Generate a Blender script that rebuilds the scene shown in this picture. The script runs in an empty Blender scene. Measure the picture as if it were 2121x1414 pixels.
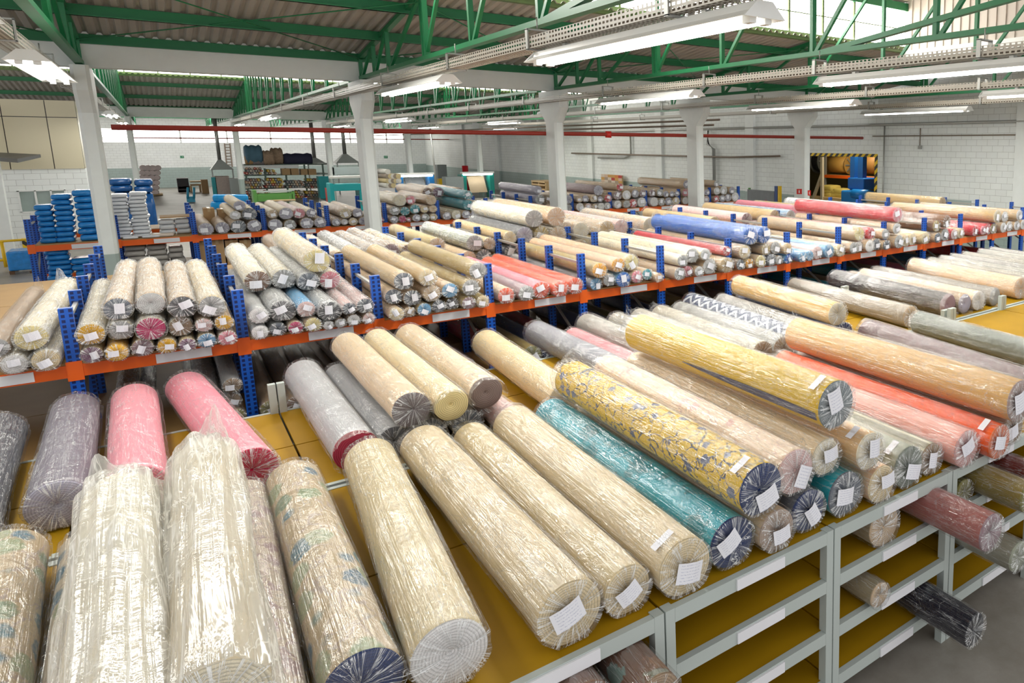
import bpy, bmesh, math, random
import numpy as np
from mathutils import Vector, Matrix, noise
PI = math.pi
sc = bpy.context.scene
COL = sc.collection

# ------------------------------------------------------------------ camera
CF, CP, CYAW, CR, CX, CY = 1479.53, 0.1658, 0.7196, 0.0019, 1629.01, 545.32
EYE = 3.65
def _rot():
    cp, sp, cy, sy, cr, sr = math.cos(CP), math.sin(CP), math.cos(CYAW), math.sin(CYAW), math.cos(CR), math.sin(CR)
    base = np.array([[1, 0, 0], [0, 0, -1], [0, 1, 0]], float)
    ry = np.array([[cy, -sy, 0], [sy, cy, 0], [0, 0, 1]])
    rx = np.array([[1, 0, 0], [0, cp, -sp], [0, sp, cp]])
    rz = np.array([[cr, -sr, 0], [sr, cr, 0], [0, 0, 1]])
    return rz @ rx @ base @ ry
RC = _rot()
cam_d = bpy.data.cameras.new('camera')
cam_d.sensor_width = 36.0
cam_d.lens = CF / 2121 * 36.0
cam_d.shift_x = (1060.5 - CX) / 2121
cam_d.shift_y = (CY - 707.0) / 2121
cam_d.clip_start = 0.05
cam_d.clip_end = 400
cam = bpy.data.objects.new('camera', cam_d)
COL.objects.link(cam)
m3 = Matrix([list(RC[0]), list(-RC[1]), list(-RC[2])]).transposed()
cam.matrix_world = Matrix.Translation((0, 0, EYE)) @ m3.to_4x4()
sc.camera = cam
sc.view_settings.view_transform = 'Standard'
sc.view_settings.look = 'None'
sc.view_settings.gamma = 1.0
sc.view_settings.use_curve_mapping = False
sc.view_settings.exposure = 0.08
try:
    sc.cycles.use_denoising = True
    sc.cycles.transparent_max_bounces = 24
    sc.cycles.max_bounces = 6
    sc.cycles.glossy_bounces = 2
    sc.cycles.caustics_reflective = False
    sc.cycles.caustics_refractive = False
    sc.cycles.sample_clamp_indirect = 6.0
except Exception:
    pass

# ------------------------------------------------------------------ daylight
w = bpy.data.worlds.new('daylight')
sc.world = w
w.use_nodes = True
wn = w.node_tree.nodes
wn['Background'].inputs[0].default_value = (1.0, 0.995, 0.98, 1)
wn['Background'].inputs[1].default_value = 1.08
def area(name, loc, size, energy, rot=(0, 0, 0), color=(1, 1, 1)):
    d = bpy.data.lights.new(name, 'AREA')
    d.shape = 'RECTANGLE'; d.size, d.size_y = size; d.energy = energy; d.color = color
    o = bpy.data.objects.new(name, d); COL.objects.link(o)
    o.location = loc; o.rotation_euler = rot
    return o
# light through the clerestory windows of the two saw-teeth
area('daylight_clerestory', (6.5, 12.85, EYE + 3.0), (17, 0.9), 520, (math.radians(-58), 0, 0), (1, .97, .92))
area('daylight_clerestory', (6.5, 42.35, EYE + 3.45), (20, 0.9), 900, (math.radians(-58), 0, 0), (1, .97, .92))
area('far_wall_fill', (6, 71, EYE + 1.6), (22, 2), 650, (math.radians(58), 0, 0), (1, .98, .95))  # added fill that brightens the far wall; no roof opening there

# ------------------------------------------------------------------ pixel -> place
def ray(x, y):
    return RC.T @ np.array([(x - CX) / CF, (y - CY) / CF, 1.0])
def at(x, y, X=None, Y=None, Z=None):
    d = ray(x, y)
    s = X / d[0] if X is not None else Y / d[1] if Y is not None else (Z - EYE) / d[2]
    return Vector((d[0] * s, d[1] * s, EYE + d[2] * s))
def px(p):
    v = RC @ np.array([p[0], p[1], p[2] - EYE])
    return (CX + CF * v[0] / v[2], CY + CF * v[1] / v[2])

# ------------------------------------------------------------------ materials
_M = {}
def _new(name):
    m = bpy.data.materials.new(name); m.use_nodes = True
    return m, m.node_tree.nodes, m.node_tree.links, m.node_tree.nodes['Principled BSDF']
def col4(c):
    return (c[0], c[1], c[2], 1)
def mat(name, c, rough=.5, metal=0., var=.08, scale=8., bump=0., spec=.5):
    if name in _M: return _M[name]
    m, N, L, b = _new(name)
    b.inputs['Roughness'].default_value = rough; b.inputs['Metallic'].default_value = metal
    b.inputs['Specular IOR Level'].default_value = spec
    tc = N.new('ShaderNodeTexCoord'); nz = N.new('ShaderNodeTexNoise'); nz.inputs['Scale'].default_value = scale; nz.inputs['Detail'].default_value = 5
    L.new(tc.outputs['Object'], nz.inputs['Vector'])
    mx = N.new('ShaderNodeMix'); mx.data_type = 'RGBA'
    mx.inputs['A'].default_value = col4([max(0, k * (1 - var)) for k in c]); mx.inputs['B'].default_value = col4([min(1, k * (1 + var)) for k in c])
    L.new(nz.outputs['Fac'], mx.inputs['Factor']); L.new(mx.outputs['Result'], b.inputs['Base Color'])
    if bump:
        bp = N.new('ShaderNodeBump'); bp.inputs['Strength'].default_value = bump; bp.inputs['Distance'].default_value = .01
        L.new(nz.outputs['Fac'], bp.inputs['Height']); L.new(bp.outputs['Normal'], b.inputs['Normal'])
    _M[name] = m
    return m
def emis(name, c, s):
    if name in _M: return _M[name]
    m, N, L, b = _new(name)
    e = N.new('ShaderNodeEmission'); e.inputs[0].default_value = col4(c); e.inputs[1].default_value = s
    L.new(e.outputs[0], N['Material Output'].inputs['Surface'])
    _M[name] = m
    return m
def math_n(N, L, op, a, b=None):
    n = N.new('ShaderNodeMath'); n.operation = op
    for i, v in enumerate((a, b)):
        if v is None: continue
        if isinstance(v, (int, float)): n.inputs[i].default_value = v
        else: L.new(v, n.inputs[i])
    return n.outputs[0]
def rampn(N, L, src, stops):
    r = N.new('ShaderNodeValToRGB'); L.new(src, r.inputs[0])
    e = r.color_ramp.elements
    while len(e) < len(stops): e.new(.5)
    for k, (p, c) in enumerate(stops):
        e[k].position = p; e[k].color = col4(c) if not isinstance(c, (int, float)) else (c, c, c, 1)
    return r.outputs[0]

def block_wall(name, band_z, axis):
    """white painted hollow blocks, grey-green dado below band_z"""
    m, N, L, b = _new(name)
    b.inputs['Roughness'].default_value = .55
    g = N.new('ShaderNodeNewGeometry'); sp = N.new('ShaderNodeSeparateXYZ'); L.new(g.outputs['Position'], sp.inputs[0])
    cb = N.new('ShaderNodeCombineXYZ'); L.new(sp.outputs['Y' if axis == 'y' else 'X'], cb.inputs[0]); L.new(sp.outputs['Z'], cb.inputs[1])
    br = N.new('ShaderNodeTexBrick'); L.new(cb.outputs[0], br.inputs['Vector'])
    br.inputs['Scale'].default_value = 1; br.inputs['Brick Width'].default_value = .4; br.inputs['Row Height'].default_value = .2
    br.inputs['Mortar Size'].default_value = .006; br.inputs['Mortar Smooth'].default_value = .2
    def tri(c):
        br2 = c
        return br2
    br.inputs['Color1'].default_value = (.89, .92, .91, 1); br.inputs['Color2'].default_value = (.85, .88, .88, 1); br.inputs['Mortar'].default_value = (.55, .56, .55, 1)
    nz = N.new('ShaderNodeTexNoise'); nz.inputs['Scale'].default_value = .6; nz.inputs['Detail'].default_value = 6
    L.new(g.outputs['Position'], nz.inputs['Vector'])
    stain = rampn(N, L, nz.outputs['Fac'], [(.3, (.9, .9, .88)), (.65, (1, 1, 1))])
    mu = N.new('ShaderNodeMix'); mu.data_type = 'RGBA'; mu.blend_type = 'MULTIPLY'; mu.inputs['Factor'].default_value = 1
    L.new(br.outputs['Color'], mu.inputs['A']); L.new(stain, mu.inputs['B'])
    f = math_n(N, L, 'LESS_THAN', sp.outputs['Z'], band_z)
    dk = N.new('ShaderNodeMix'); dk.data_type = 'RGBA'; dk.blend_type = 'MULTIPLY'; L.new(f, dk.inputs['Factor'])
    L.new(mu.outputs['Result'], dk.inputs['A']); dk.inputs['B'].default_value = (.47, .56, .54, 1)
    L.new(dk.outputs['Result'], b.inputs['Base Color'])
    bp = N.new('ShaderNodeBump'); bp.inputs['Strength'].default_value = .3; bp.inputs['Distance'].default_value = .01; bp.invert = True
    L.new(br.outputs['Fac'], bp.inputs['Height']); L.new(bp.outputs['Normal'], b.inputs['Normal'])
    return m

def vivid(c, k=1.16):
    l = .3 * c[0] + .5 * c[1] + .2 * c[2]
    return tuple(max(.004, min(.92, l + (v - l) * k)) for v in c)
def fabric(c, pat=None, seed=0.):
    c = vivid(c)
    key = ('fab', tuple(round(k, 3) for k in c), pat, seed)
    if key in _M: return _M[key]
    m, N, L, b = _new('woven_fabric')
    b.inputs['Roughness'].default_value = .85; b.inputs['Specular IOR Level'].default_value = .25
    try: b.inputs['Sheen Weight'].default_value = .1
    except Exception: pass
    uv = N.new('ShaderNodeUVMap'); tc = N.new('ShaderNodeTexCoord')
    nz = N.new('ShaderNodeTexNoise'); nz.inputs['Scale'].default_value = 260; nz.inputs['Detail'].default_value = 3
    L.new(tc.outputs['Object'], nz.inputs['Vector'])
    mx = N.new('ShaderNodeMix'); mx.data_type = 'RGBA'
    mx.inputs['A'].default_value = col4([k * .82 for k in c]); mx.inputs['B'].default_value = col4([min(1, k * 1.12) for k in c])
    L.new(nz.outputs['Fac'], mx.inputs['Factor'])
    out = mx.outputs['Result']
    def over(base, color, fac):
        x = N.new('ShaderNodeMix'); x.data_type = 'RGBA'; L.new(base, x.inputs['A']); L.new(fac, x.inputs['Factor'])
        if isinstance(color, tuple): x.inputs['B'].default_value = col4(color)
        else: L.new(color, x.inputs['B'])
        return x.outputs['Result']
    def mapping(sx, sy, off=0.):
        mp = N.new('ShaderNodeMapping'); L.new(uv.outputs['UV'], mp.inputs['Vector']); mp.inputs['Scale'].default_value = (sx, sy, 1); mp.inputs['Location'].default_value = (off + seed, off * 1.7 + seed, 0)
        return mp.outputs[0]
    def warp(vec, s, amt):
        n2 = N.new('ShaderNodeTexNoise'); n2.inputs['Scale'].default_value = s; n2.inputs['Detail'].default_value = 3; L.new(vec, n2.inputs['Vector'])
        a = N.new('ShaderNodeVectorMath'); a.operation = 'MULTIPLY_ADD'; L.new(n2.outputs['Color'], a.inputs[0]); a.inputs[1].default_value = (amt, amt, 0); L.new(vec, a.inputs[2])
        return a.outputs[0]
    def blobs(sx, sy, thr, w_, off=0., rnd=.7):
        v = N.new('ShaderNodeTexVoronoi'); v.inputs['Scale'].default_value = 1; v.inputs['Randomness'].default_value = rnd
        L.new(warp(mapping(sx, sy, off), 3.5, w_), v.inputs['Vector'])
        sm = N.new('ShaderNodeMapRange'); sm.inputs['From Min'].default_value = thr; sm.inputs['From Max'].default_value = thr * .82; L.new(v.outputs['Distance'], sm.inputs['Value'])
        return sm.outputs['Result'], v.outputs['Color']
    def vines(sx, sy, off, wd):
        v = N.new('ShaderNodeTexVoronoi'); v.feature = 'DISTANCE_TO_EDGE'; v.inputs['Scale'].default_value = 1
        L.new(warp(mapping(sx, sy, off), 2.2, .9), v.inputs['Vector'])
        return math_n(N, L, 'LESS_THAN', v.outputs['Distance'], wd)
    # u runs round the roll in metres, v along it
    if pat == 'leaves':
        out = over(out, (.42, .33, .27), vines(5.2, 4.2, 5., .022))
        f, cc = blobs(6.2, 4.8, .48, .35)
        s = N.new('ShaderNodeSeparateColor'); L.new(cc, s.inputs[0])
        lc = rampn(N, L, s.outputs[0], [(.0, (.05, .13, .21)), (.42, (.10, .22, .29)), (.6, (.22, .29, .15)), (1., (.33, .37, .23))])
        keep = math_n(N, L, 'MULTIPLY', f, math_n(N, L, 'GREATER_THAN', s.outputs[1], .12))
        n3 = N.new('ShaderNodeTexNoise'); n3.inputs['Scale'].default_value = 40; L.new(uv.outputs['UV'], n3.inputs['Vector'])
        keep = math_n(N, L, 'MULTIPLY', keep, rampn(N, L, n3.outputs['Fac'], [(.3, .55), (.6, 1.)]))
        out = over(out, lc, keep)
    elif pat == 'mauve':
        f, cc = blobs(7, 6, .42, .9)
        out = over(out, (.36, .24, .25), math_n(N, L, 'MULTIPLY', f, .85))
        out = over(out, (.42, .30, .29), vines(8, 7, 2., .03))
    elif pat == 'navyfloral':
        out = over(out, (.10, .10, .13), vines(11, 9, 1., .03))
        f, cc = blobs(11, 9.5, .40, .6)
        s = N.new('ShaderNodeSeparateColor'); L.new(cc, s.inputs[0])
        out = over(out, (.10, .11, .19), math_n(N, L, 'MULTIPLY', f, math_n(N, L, 'GREATER_THAN', s.outputs[0], .45)))
    elif pat == 'pinkfloral':
        f, cc = blobs(8, 7, .36, .9)
        s = N.new('ShaderNodeSeparateColor'); L.new(cc, s.inputs[0])
        out = over(out, (.62, .33, .28), math_n(N, L, 'MULTIPLY', f, math_n(N, L, 'GREATER_THAN', s.outputs[0], .5)))
        out = over(out, (.6, .38, .33), vines(7, 6, 4., .014))
    elif pat == 'tealleaf':
        f, cc = blobs(5, 4, .44, 1.1)
        out = over(out, tuple(k * .62 for k in c), f)
    elif pat == 'zigzag':
        mp = mapping(1, 1)
        n2 = N.new('ShaderNodeSeparateXYZ'); L.new(mp, n2.inputs[0])
        zz = math_n(N, L, 'PINGPONG', n2.outputs[1], .11)
        t = math_n(N, L, 'FRACT', math_n(N, L, 'MULTIPLY', math_n(N, L, 'ADD', n2.outputs[0], zz), 8.))
        out = over(out, (.68, .70, .74), math_n(N, L, 'LESS_THAN', t, .42))
    elif pat == 'rings':
        v = N.new('ShaderNodeTexVoronoi'); v.inputs['Scale'].default_value = 1; v.inputs['Randomness'].default_value = .12; L.new(mapping(9, 9), v.inputs['Vector'])
        t = math_n(N, L, 'FRACT', math_n(N, L, 'MULTIPLY', v.outputs['Distance'], 4.4))
        out = over(out, (.72, .70, .66), math_n(N, L, 'LESS_THAN', t, .4))
    elif pat == 'stripes':
        n2 = N.new('ShaderNodeSeparateXYZ'); L.new(mapping(1, 1), n2.inputs[0])
        t = math_n(N, L, 'FRACT', math_n(N, L, 'MULTIPLY', n2.outputs[0], 12.))
        out = over(out, tuple(min(1, k * 1.9 + .06) for k in c), math_n(N, L, 'LESS_THAN', t, .3))
    elif pat == 'paisley':
        f, cc = blobs(6, 6, .45, 1.)
        s = N.new('ShaderNodeSeparateColor'); L.new(cc, s.inputs[0])
        lc = rampn(N, L, s.outputs[0], [(0, (.30, .08, .06)), (.4, (.32, .20, .10)), (.7, (.22, .16, .08)), (.86, (.16, .42, .45))])
        out = over(out, lc, f)
    elif pat == 'worn':
        n3 = N.new('ShaderNodeTexNoise'); n3.inputs['Scale'].default_value = 3; n3.inputs['Detail'].default_value = 8; L.new(mapping(3, 1.2), n3.inputs['Vector'])
        out = over(out, tuple(k * .72 for k in c), rampn(N, L, n3.outputs['Fac'], [(.45, 0), (.7, .8)]))
    L.new(out, b.inputs['Base Color'])
    bp = N.new('ShaderNodeBump'); bp.inputs['Strength'].default_value = .15; bp.inputs['Distance'].default_value = .002
    L.new(nz.outputs['Fac'], bp.inputs['Height']); L.new(bp.outputs['Normal'], b.inputs['Normal'])
    _M[key] = m
    return m

def rolled_end(c):
    """the cut end of a roll: rings of wound cloth (uv: metres from the axis)"""
    key = ('end', tuple(round(k, 3) for k in c))
    if key in _M: return _M[key]
    m, N, L, b = _new('rolled_cloth_end')
    b.inputs['Roughness'].default_value = .9; b.inputs['Specular IOR Level'].default_value = .2
    uv = N.new('ShaderNodeUVMap')
    nz = N.new('ShaderNodeTexNoise'); nz.inputs['Scale'].default_value = 14; nz.inputs['Detail'].default_value = 4; L.new(uv.outputs['UV'], nz.inputs['Vector'])
    ln = N.new('ShaderNodeVectorMath'); ln.operation = 'LENGTH'; L.new(uv.outputs['UV'], ln.inputs[0])
    r = math_n(N, L, 'ADD', ln.outputs['Value'], math_n(N, L, 'MULTIPLY', nz.outputs['Fac'], .02))
    t = math_n(N, L, 'FRACT', math_n(N, L, 'MULTIPLY', r, 75.))
    k = rampn(N, L, t, [(0, [x * .62 for x in c]), (.4, c), (.8, [min(1, x * 1.1) for x in c]), (1, [x * .62 for x in c])])
    L.new(k, b.inputs['Base Color'])
    bp = N.new('ShaderNodeBump'); bp.inputs['Strength'].default_value = .5; bp.inputs['Distance'].default_value = .004
    L.new(t, bp.inputs['Height']); L.new(bp.outputs['Normal'], b.inputs['Normal'])
    _M[key] = m
    return m

def plastic(haze, streak, name, tint=(.93, .94, .95), ks=1., gk=.9):
    """thin polythene film: see-through, whiter where it is folded, glossy creases"""
    if name in _M: return _M[name]
    m, N, L, b = _new(name)
    N.remove(b)
    uv = N.new('ShaderNodeUVMap'); oi = N.new('ShaderNodeObjectInfo')
    def nz(sx, sy, det, dist=0., k=1.):
        mp = N.new('ShaderNodeMapping'); L.new(uv.outputs['UV'], mp.inputs['Vector']); mp.inputs['Scale'].default_value = (sx * ks, sy * ks, 1)
        mu = N.new('ShaderNodeMath'); mu.operation = 'MULTIPLY'; L.new(oi.outputs['Random'], mu.inputs[0]); mu.inputs[1].default_value = 37. * k
        cb = N.new('ShaderNodeCombineXYZ'); L.new(mu.outputs[0], cb.inputs[0]); L.new(mu.outputs[0], cb.inputs[2])
        L.new(cb.outputs[0], mp.inputs['Location'])
        n = N.new('ShaderNodeTexNoise'); n.inputs['Scale'].default_value = 1; n.inputs['Detail'].default_value = det; n.inputs['Distortion'].default_value = dist
        n.inputs['Roughness'].default_value = .62
        L.new(mp.outputs[0], n.inputs['Vector'])
        return n.outputs['Fac']
    s1 = nz(17, .9, 4, .4)          # long folds, lying along the roll
    s2 = nz(6.5, 2.6, 5, 1.3, 2.)       # diagonal crumples
    s3 = nz(48, 1.1, 3, .35, 3.)
    # ridges: lines where the noise crosses its middle
    def ridge(s, wdt):
        a = math_n(N, L, 'ABSOLUTE', math_n(N, L, 'SUBTRACT', s, .5))
        mr = N.new('ShaderNodeMapRange'); mr.inputs['From Min'].default_value = wdt; mr.inputs['From Max'].default_value = 0; L.new(a, mr.inputs['Value'])
        return mr.outputs['Result']
    rd = math_n(N, L, 'MAXIMUM', math_n(N, L, 'MULTIPLY', ridge(s1, .016), 1.7), math_n(N, L, 'MULTIPLY', ridge(s2, .009), 2.))
    fine = math_n(N, L, 'MULTIPLY', ridge(s3, .014), rampn(N, L, s1, [(.35, .25), (.65, 1.)]))
    cloud = rampn(N, L, s2, [(.4, 0), (.75, 1)])
    f = math_n(N, L, 'ADD', math_n(N, L, 'MULTIPLY', rd, streak), math_n(N, L, 'ADD', math_n(N, L, 'MULTIPLY', fine, streak * 1.5), math_n(N, L, 'MULTIPLY', cloud, haze * .8)))
    f = math_n(N, L, 'MINIMUM', math_n(N, L, 'ADD', f, haze * .55), .92)
    hgt = math_n(N, L, 'ADD', math_n(N, L, 'MULTIPLY', s1, 1.), math_n(N, L, 'ADD', math_n(N, L, 'MULTIPLY', s2, 1.2), math_n(N, L, 'MULTIPLY', s3, .8)))
    bp = N.new('ShaderNodeBump'); bp.inputs['Strength'].default_value = .75; bp.inputs['Distance'].default_value = .03; L.new(hgt, bp.inputs['Height'])
    tr = N.new('ShaderNodeBsdfTransparent'); tr.inputs[0].default_value = (.97, .97, .97, 1)
    df = N.new('ShaderNodeBsdfDiffuse'); df.inputs[0].default_value = col4(tint); L.new(bp.outputs['Normal'], df.inputs['Normal'])
    tl = N.new('ShaderNodeBsdfTranslucent'); tl.inputs[0].default_value = col4(tint)
    mw = N.new('ShaderNodeMixShader'); mw.inputs[0].default_value = .15; L.new(df.outputs[0], mw.inputs[1]); L.new(tl.outputs[0], mw.inputs[2])
    m1 = N.new('ShaderNodeMixShader'); L.new(f, m1.inputs[0]); L.new(tr.outputs[0], m1.inputs[1]); L.new(mw.outputs[0], m1.inputs[2])
    gl = N.new('ShaderNodeBsdfGlossy'); gl.inputs['Roughness'].default_value = .13; L.new(bp.outputs['Normal'], gl.inputs['Normal'])
    lw = N.new('ShaderNodeFresnel'); lw.inputs[0].default_value = 1.5; L.new(bp.outputs['Normal'], lw.inputs['Normal'])
    m2 = N.new('ShaderNodeMixShader'); L.new(math_n(N, L, 'MAXIMUM', math_n(N, L, 'MINIMUM', math_n(N, L, 'SUBTRACT', math_n(N, L, 'MULTIPLY', lw.outputs[0], gk), .028), .15), 0.), m2.inputs[0]); L.new(m1.outputs[0], m2.inputs[1]); L.new(gl.outputs[0], m2.inputs[2])
    L.new(m2.outputs[0], N['Material Output'].inputs['Surface'])
    _M[name] = m
    return m
CLEAR = plastic(.006, .17, 'clear_polythene')
MID = plastic(.02, .20, 'hazy_polythene')
CLOUDY = plastic(.34, .34, 'cloudy_polythene')
BAG = plastic(.50, .34, 'milky_polythene_bag', (.86, .85, .81), .42, .35)
GATHER = plastic(.06, .62, 'gathered_polythene')
WRAPS = {'c': CLEAR, 'm': MID, 'w': CLOUDY, 'b': BAG}

def paper():
    m, N, L, b = _new('printed_paper')
    b.inputs['Roughness'].default_value = .6
    uv = N.new('ShaderNodeUVMap'); s = N.new('ShaderNodeSeparateXYZ'); L.new(uv.outputs['UV'], s.inputs[0])
    row = math_n(N, L, 'FRACT', math_n(N, L, 'MULTIPLY', s.outputs[1], 7.))
    n = N.new('ShaderNodeTexNoise'); n.inputs['Scale'].default_value = 22; L.new(uv.outputs['UV'], n.inputs['Vector'])
    ink = math_n(N, L, 'MULTIPLY', math_n(N, L, 'LESS_THAN', row, .3), math_n(N, L, 'GREATER_THAN', n.outputs['Fac'], .5))
    inset = math_n(N, L, 'MULTIPLY', math_n(N, L, 'GREATER_THAN', s.outputs[0], .12), math_n(N, L, 'LESS_THAN', s.outputs[0], .88))
    ink = math_n(N, L, 'MULTIPLY', ink, inset)
    x = N.new('ShaderNodeMix'); x.data_type = 'RGBA'; L.new(ink, x.inputs['Factor']); x.inputs['A'].default_value = (.84, .84, .90, 1); x.inputs['B'].default_value = (.55, .56, .68, 1)
    L.new(x.outputs['Result'], b.inputs['Base Color'])
    return m
PAPER = paper()

def perforated(name, c, sx, sz, holes=True, rough=.4):
    """sheet steel with rows of round-ended holes; box-projected in object space"""
    m, N, L, b = _new(name)
    b.inputs['Roughness'].default_value = rough; b.inputs['Base Color'].default_value = col4(c)
    uv = N.new('ShaderNodeUVMap'); s = N.new('ShaderNodeSeparateXYZ'); L.new(uv.outputs['UV'], s.inputs[0])
    fu = math_n(N, L, 'ABSOLUTE', math_n(N, L, 'SUBTRACT', math_n(N, L, 'FRACT', math_n(N, L, 'DIVIDE', s.outputs[0], sx)), .5))
    fv = math_n(N, L, 'ABSOLUTE', math_n(N, L, 'SUBTRACT', math_n(N, L, 'FRACT', math_n(N, L, 'DIVIDE', s.outputs[1], sz)), .5))
    h = math_n(N, L, 'MULTIPLY', math_n(N, L, 'LESS_THAN', fu, .30), math_n(N, L, 'LESS_THAN', fv, .24))
    if holes == 'through':
        t = N.new('ShaderNodeBsdfTransparent'); x = N.new('ShaderNodeMixShader'); L.new(h, x.inputs[0]); L.new(b.outputs[0], x.inputs[1]); L.new(t.outputs[0], x.inputs[2])
        L.new(x.outputs[0], N['Material Output'].inputs['Surface'])
    else:
        x = N.new('ShaderNodeMix'); x.data_type = 'RGBA'; L.new(h, x.inputs['Factor']); x.inputs['A'].default_value = col4(c); x.inputs['B'].default_value = (c[0] * .12, c[1] * .12, c[2] * .2, 1)
        L.new(x.outputs['Result'], b.inputs['Base Color'])
    return m

GREEN = mat('green_painted_steel', (.015, .20, .075), .42, 0, .12, 3)
CONC = mat('white_painted_concrete', (.85, .88, .87), .6, 0, .06, 4, .1)
DADO = mat('grey_green_dado_paint', (.40, .48, .46), .6, 0, .06, 4)
BLUE = perforated('blue_perforated_steel', (.008, .10, .52), .045, .05)
BLUEP = mat('blue_painted_steel', (.008, .10, .52), .4)
ORANGE = mat('orange_painted_steel', (.86, .13, .01), .38, 0, .06, 4)
GREYST = mat('pale_grey_painted_steel', (.47, .52, .50), .4, 0, .06, 3)
GALV = mat('galvanised_steel', (.42, .42, .40), .42, .55, .08, 6)
BOARD = mat('mustard_hardboard', (.37, .205, .004), .6, 0, .22, 2.2, 0., .15)
BOARD2 = mat('tan_hardboard', (.40, .24, .09), .55, 0, .2, 2.2)
WHITEP = mat('white_enamel', (.82, .83, .82), .3, 0, .03)
TUBE = emis('lit_fluorescent_tube', (1, 1, .93), 14.)
REDP = mat('red_pipe_paint', (.40, .035, .02), .4)
RUST = mat('brown_pipe_paint', (.20, .15, .11), .5)
TRAY = perforated('perforated_tray_steel', (.50, .47, .41), .075, .045, 'through')
CARD = mat('brown_cardboard', (.46, .29, .14), .7, 0, .1, 3)
BLACKP = mat('black_plastic', (.015, .015, .02), .35)
WOOD = mat('pale_wood', (.55, .38, .2), .6, 0, .15, 3)
YEL = mat('yellow_paint', (.80, .50, .01), .4)
TEAL = mat('teal_machine_paint', (.0, .36, .40), .35)
MGREEN = mat('green_machine_paint', (.10, .30, .06), .4)
GREYM = mat('grey_machine_paint', (.33, .37, .37), .4)
PANEL = mat('beige_cladding', (.62, .56, .40), .35, 0, .05, .7)
SKYGL = emis('daylit_translucent_glazing', (1, .955, .87), 9.)
LABELW = mat('white_label_holder', (.80, .80, .84), .35, 0, .04)

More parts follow.
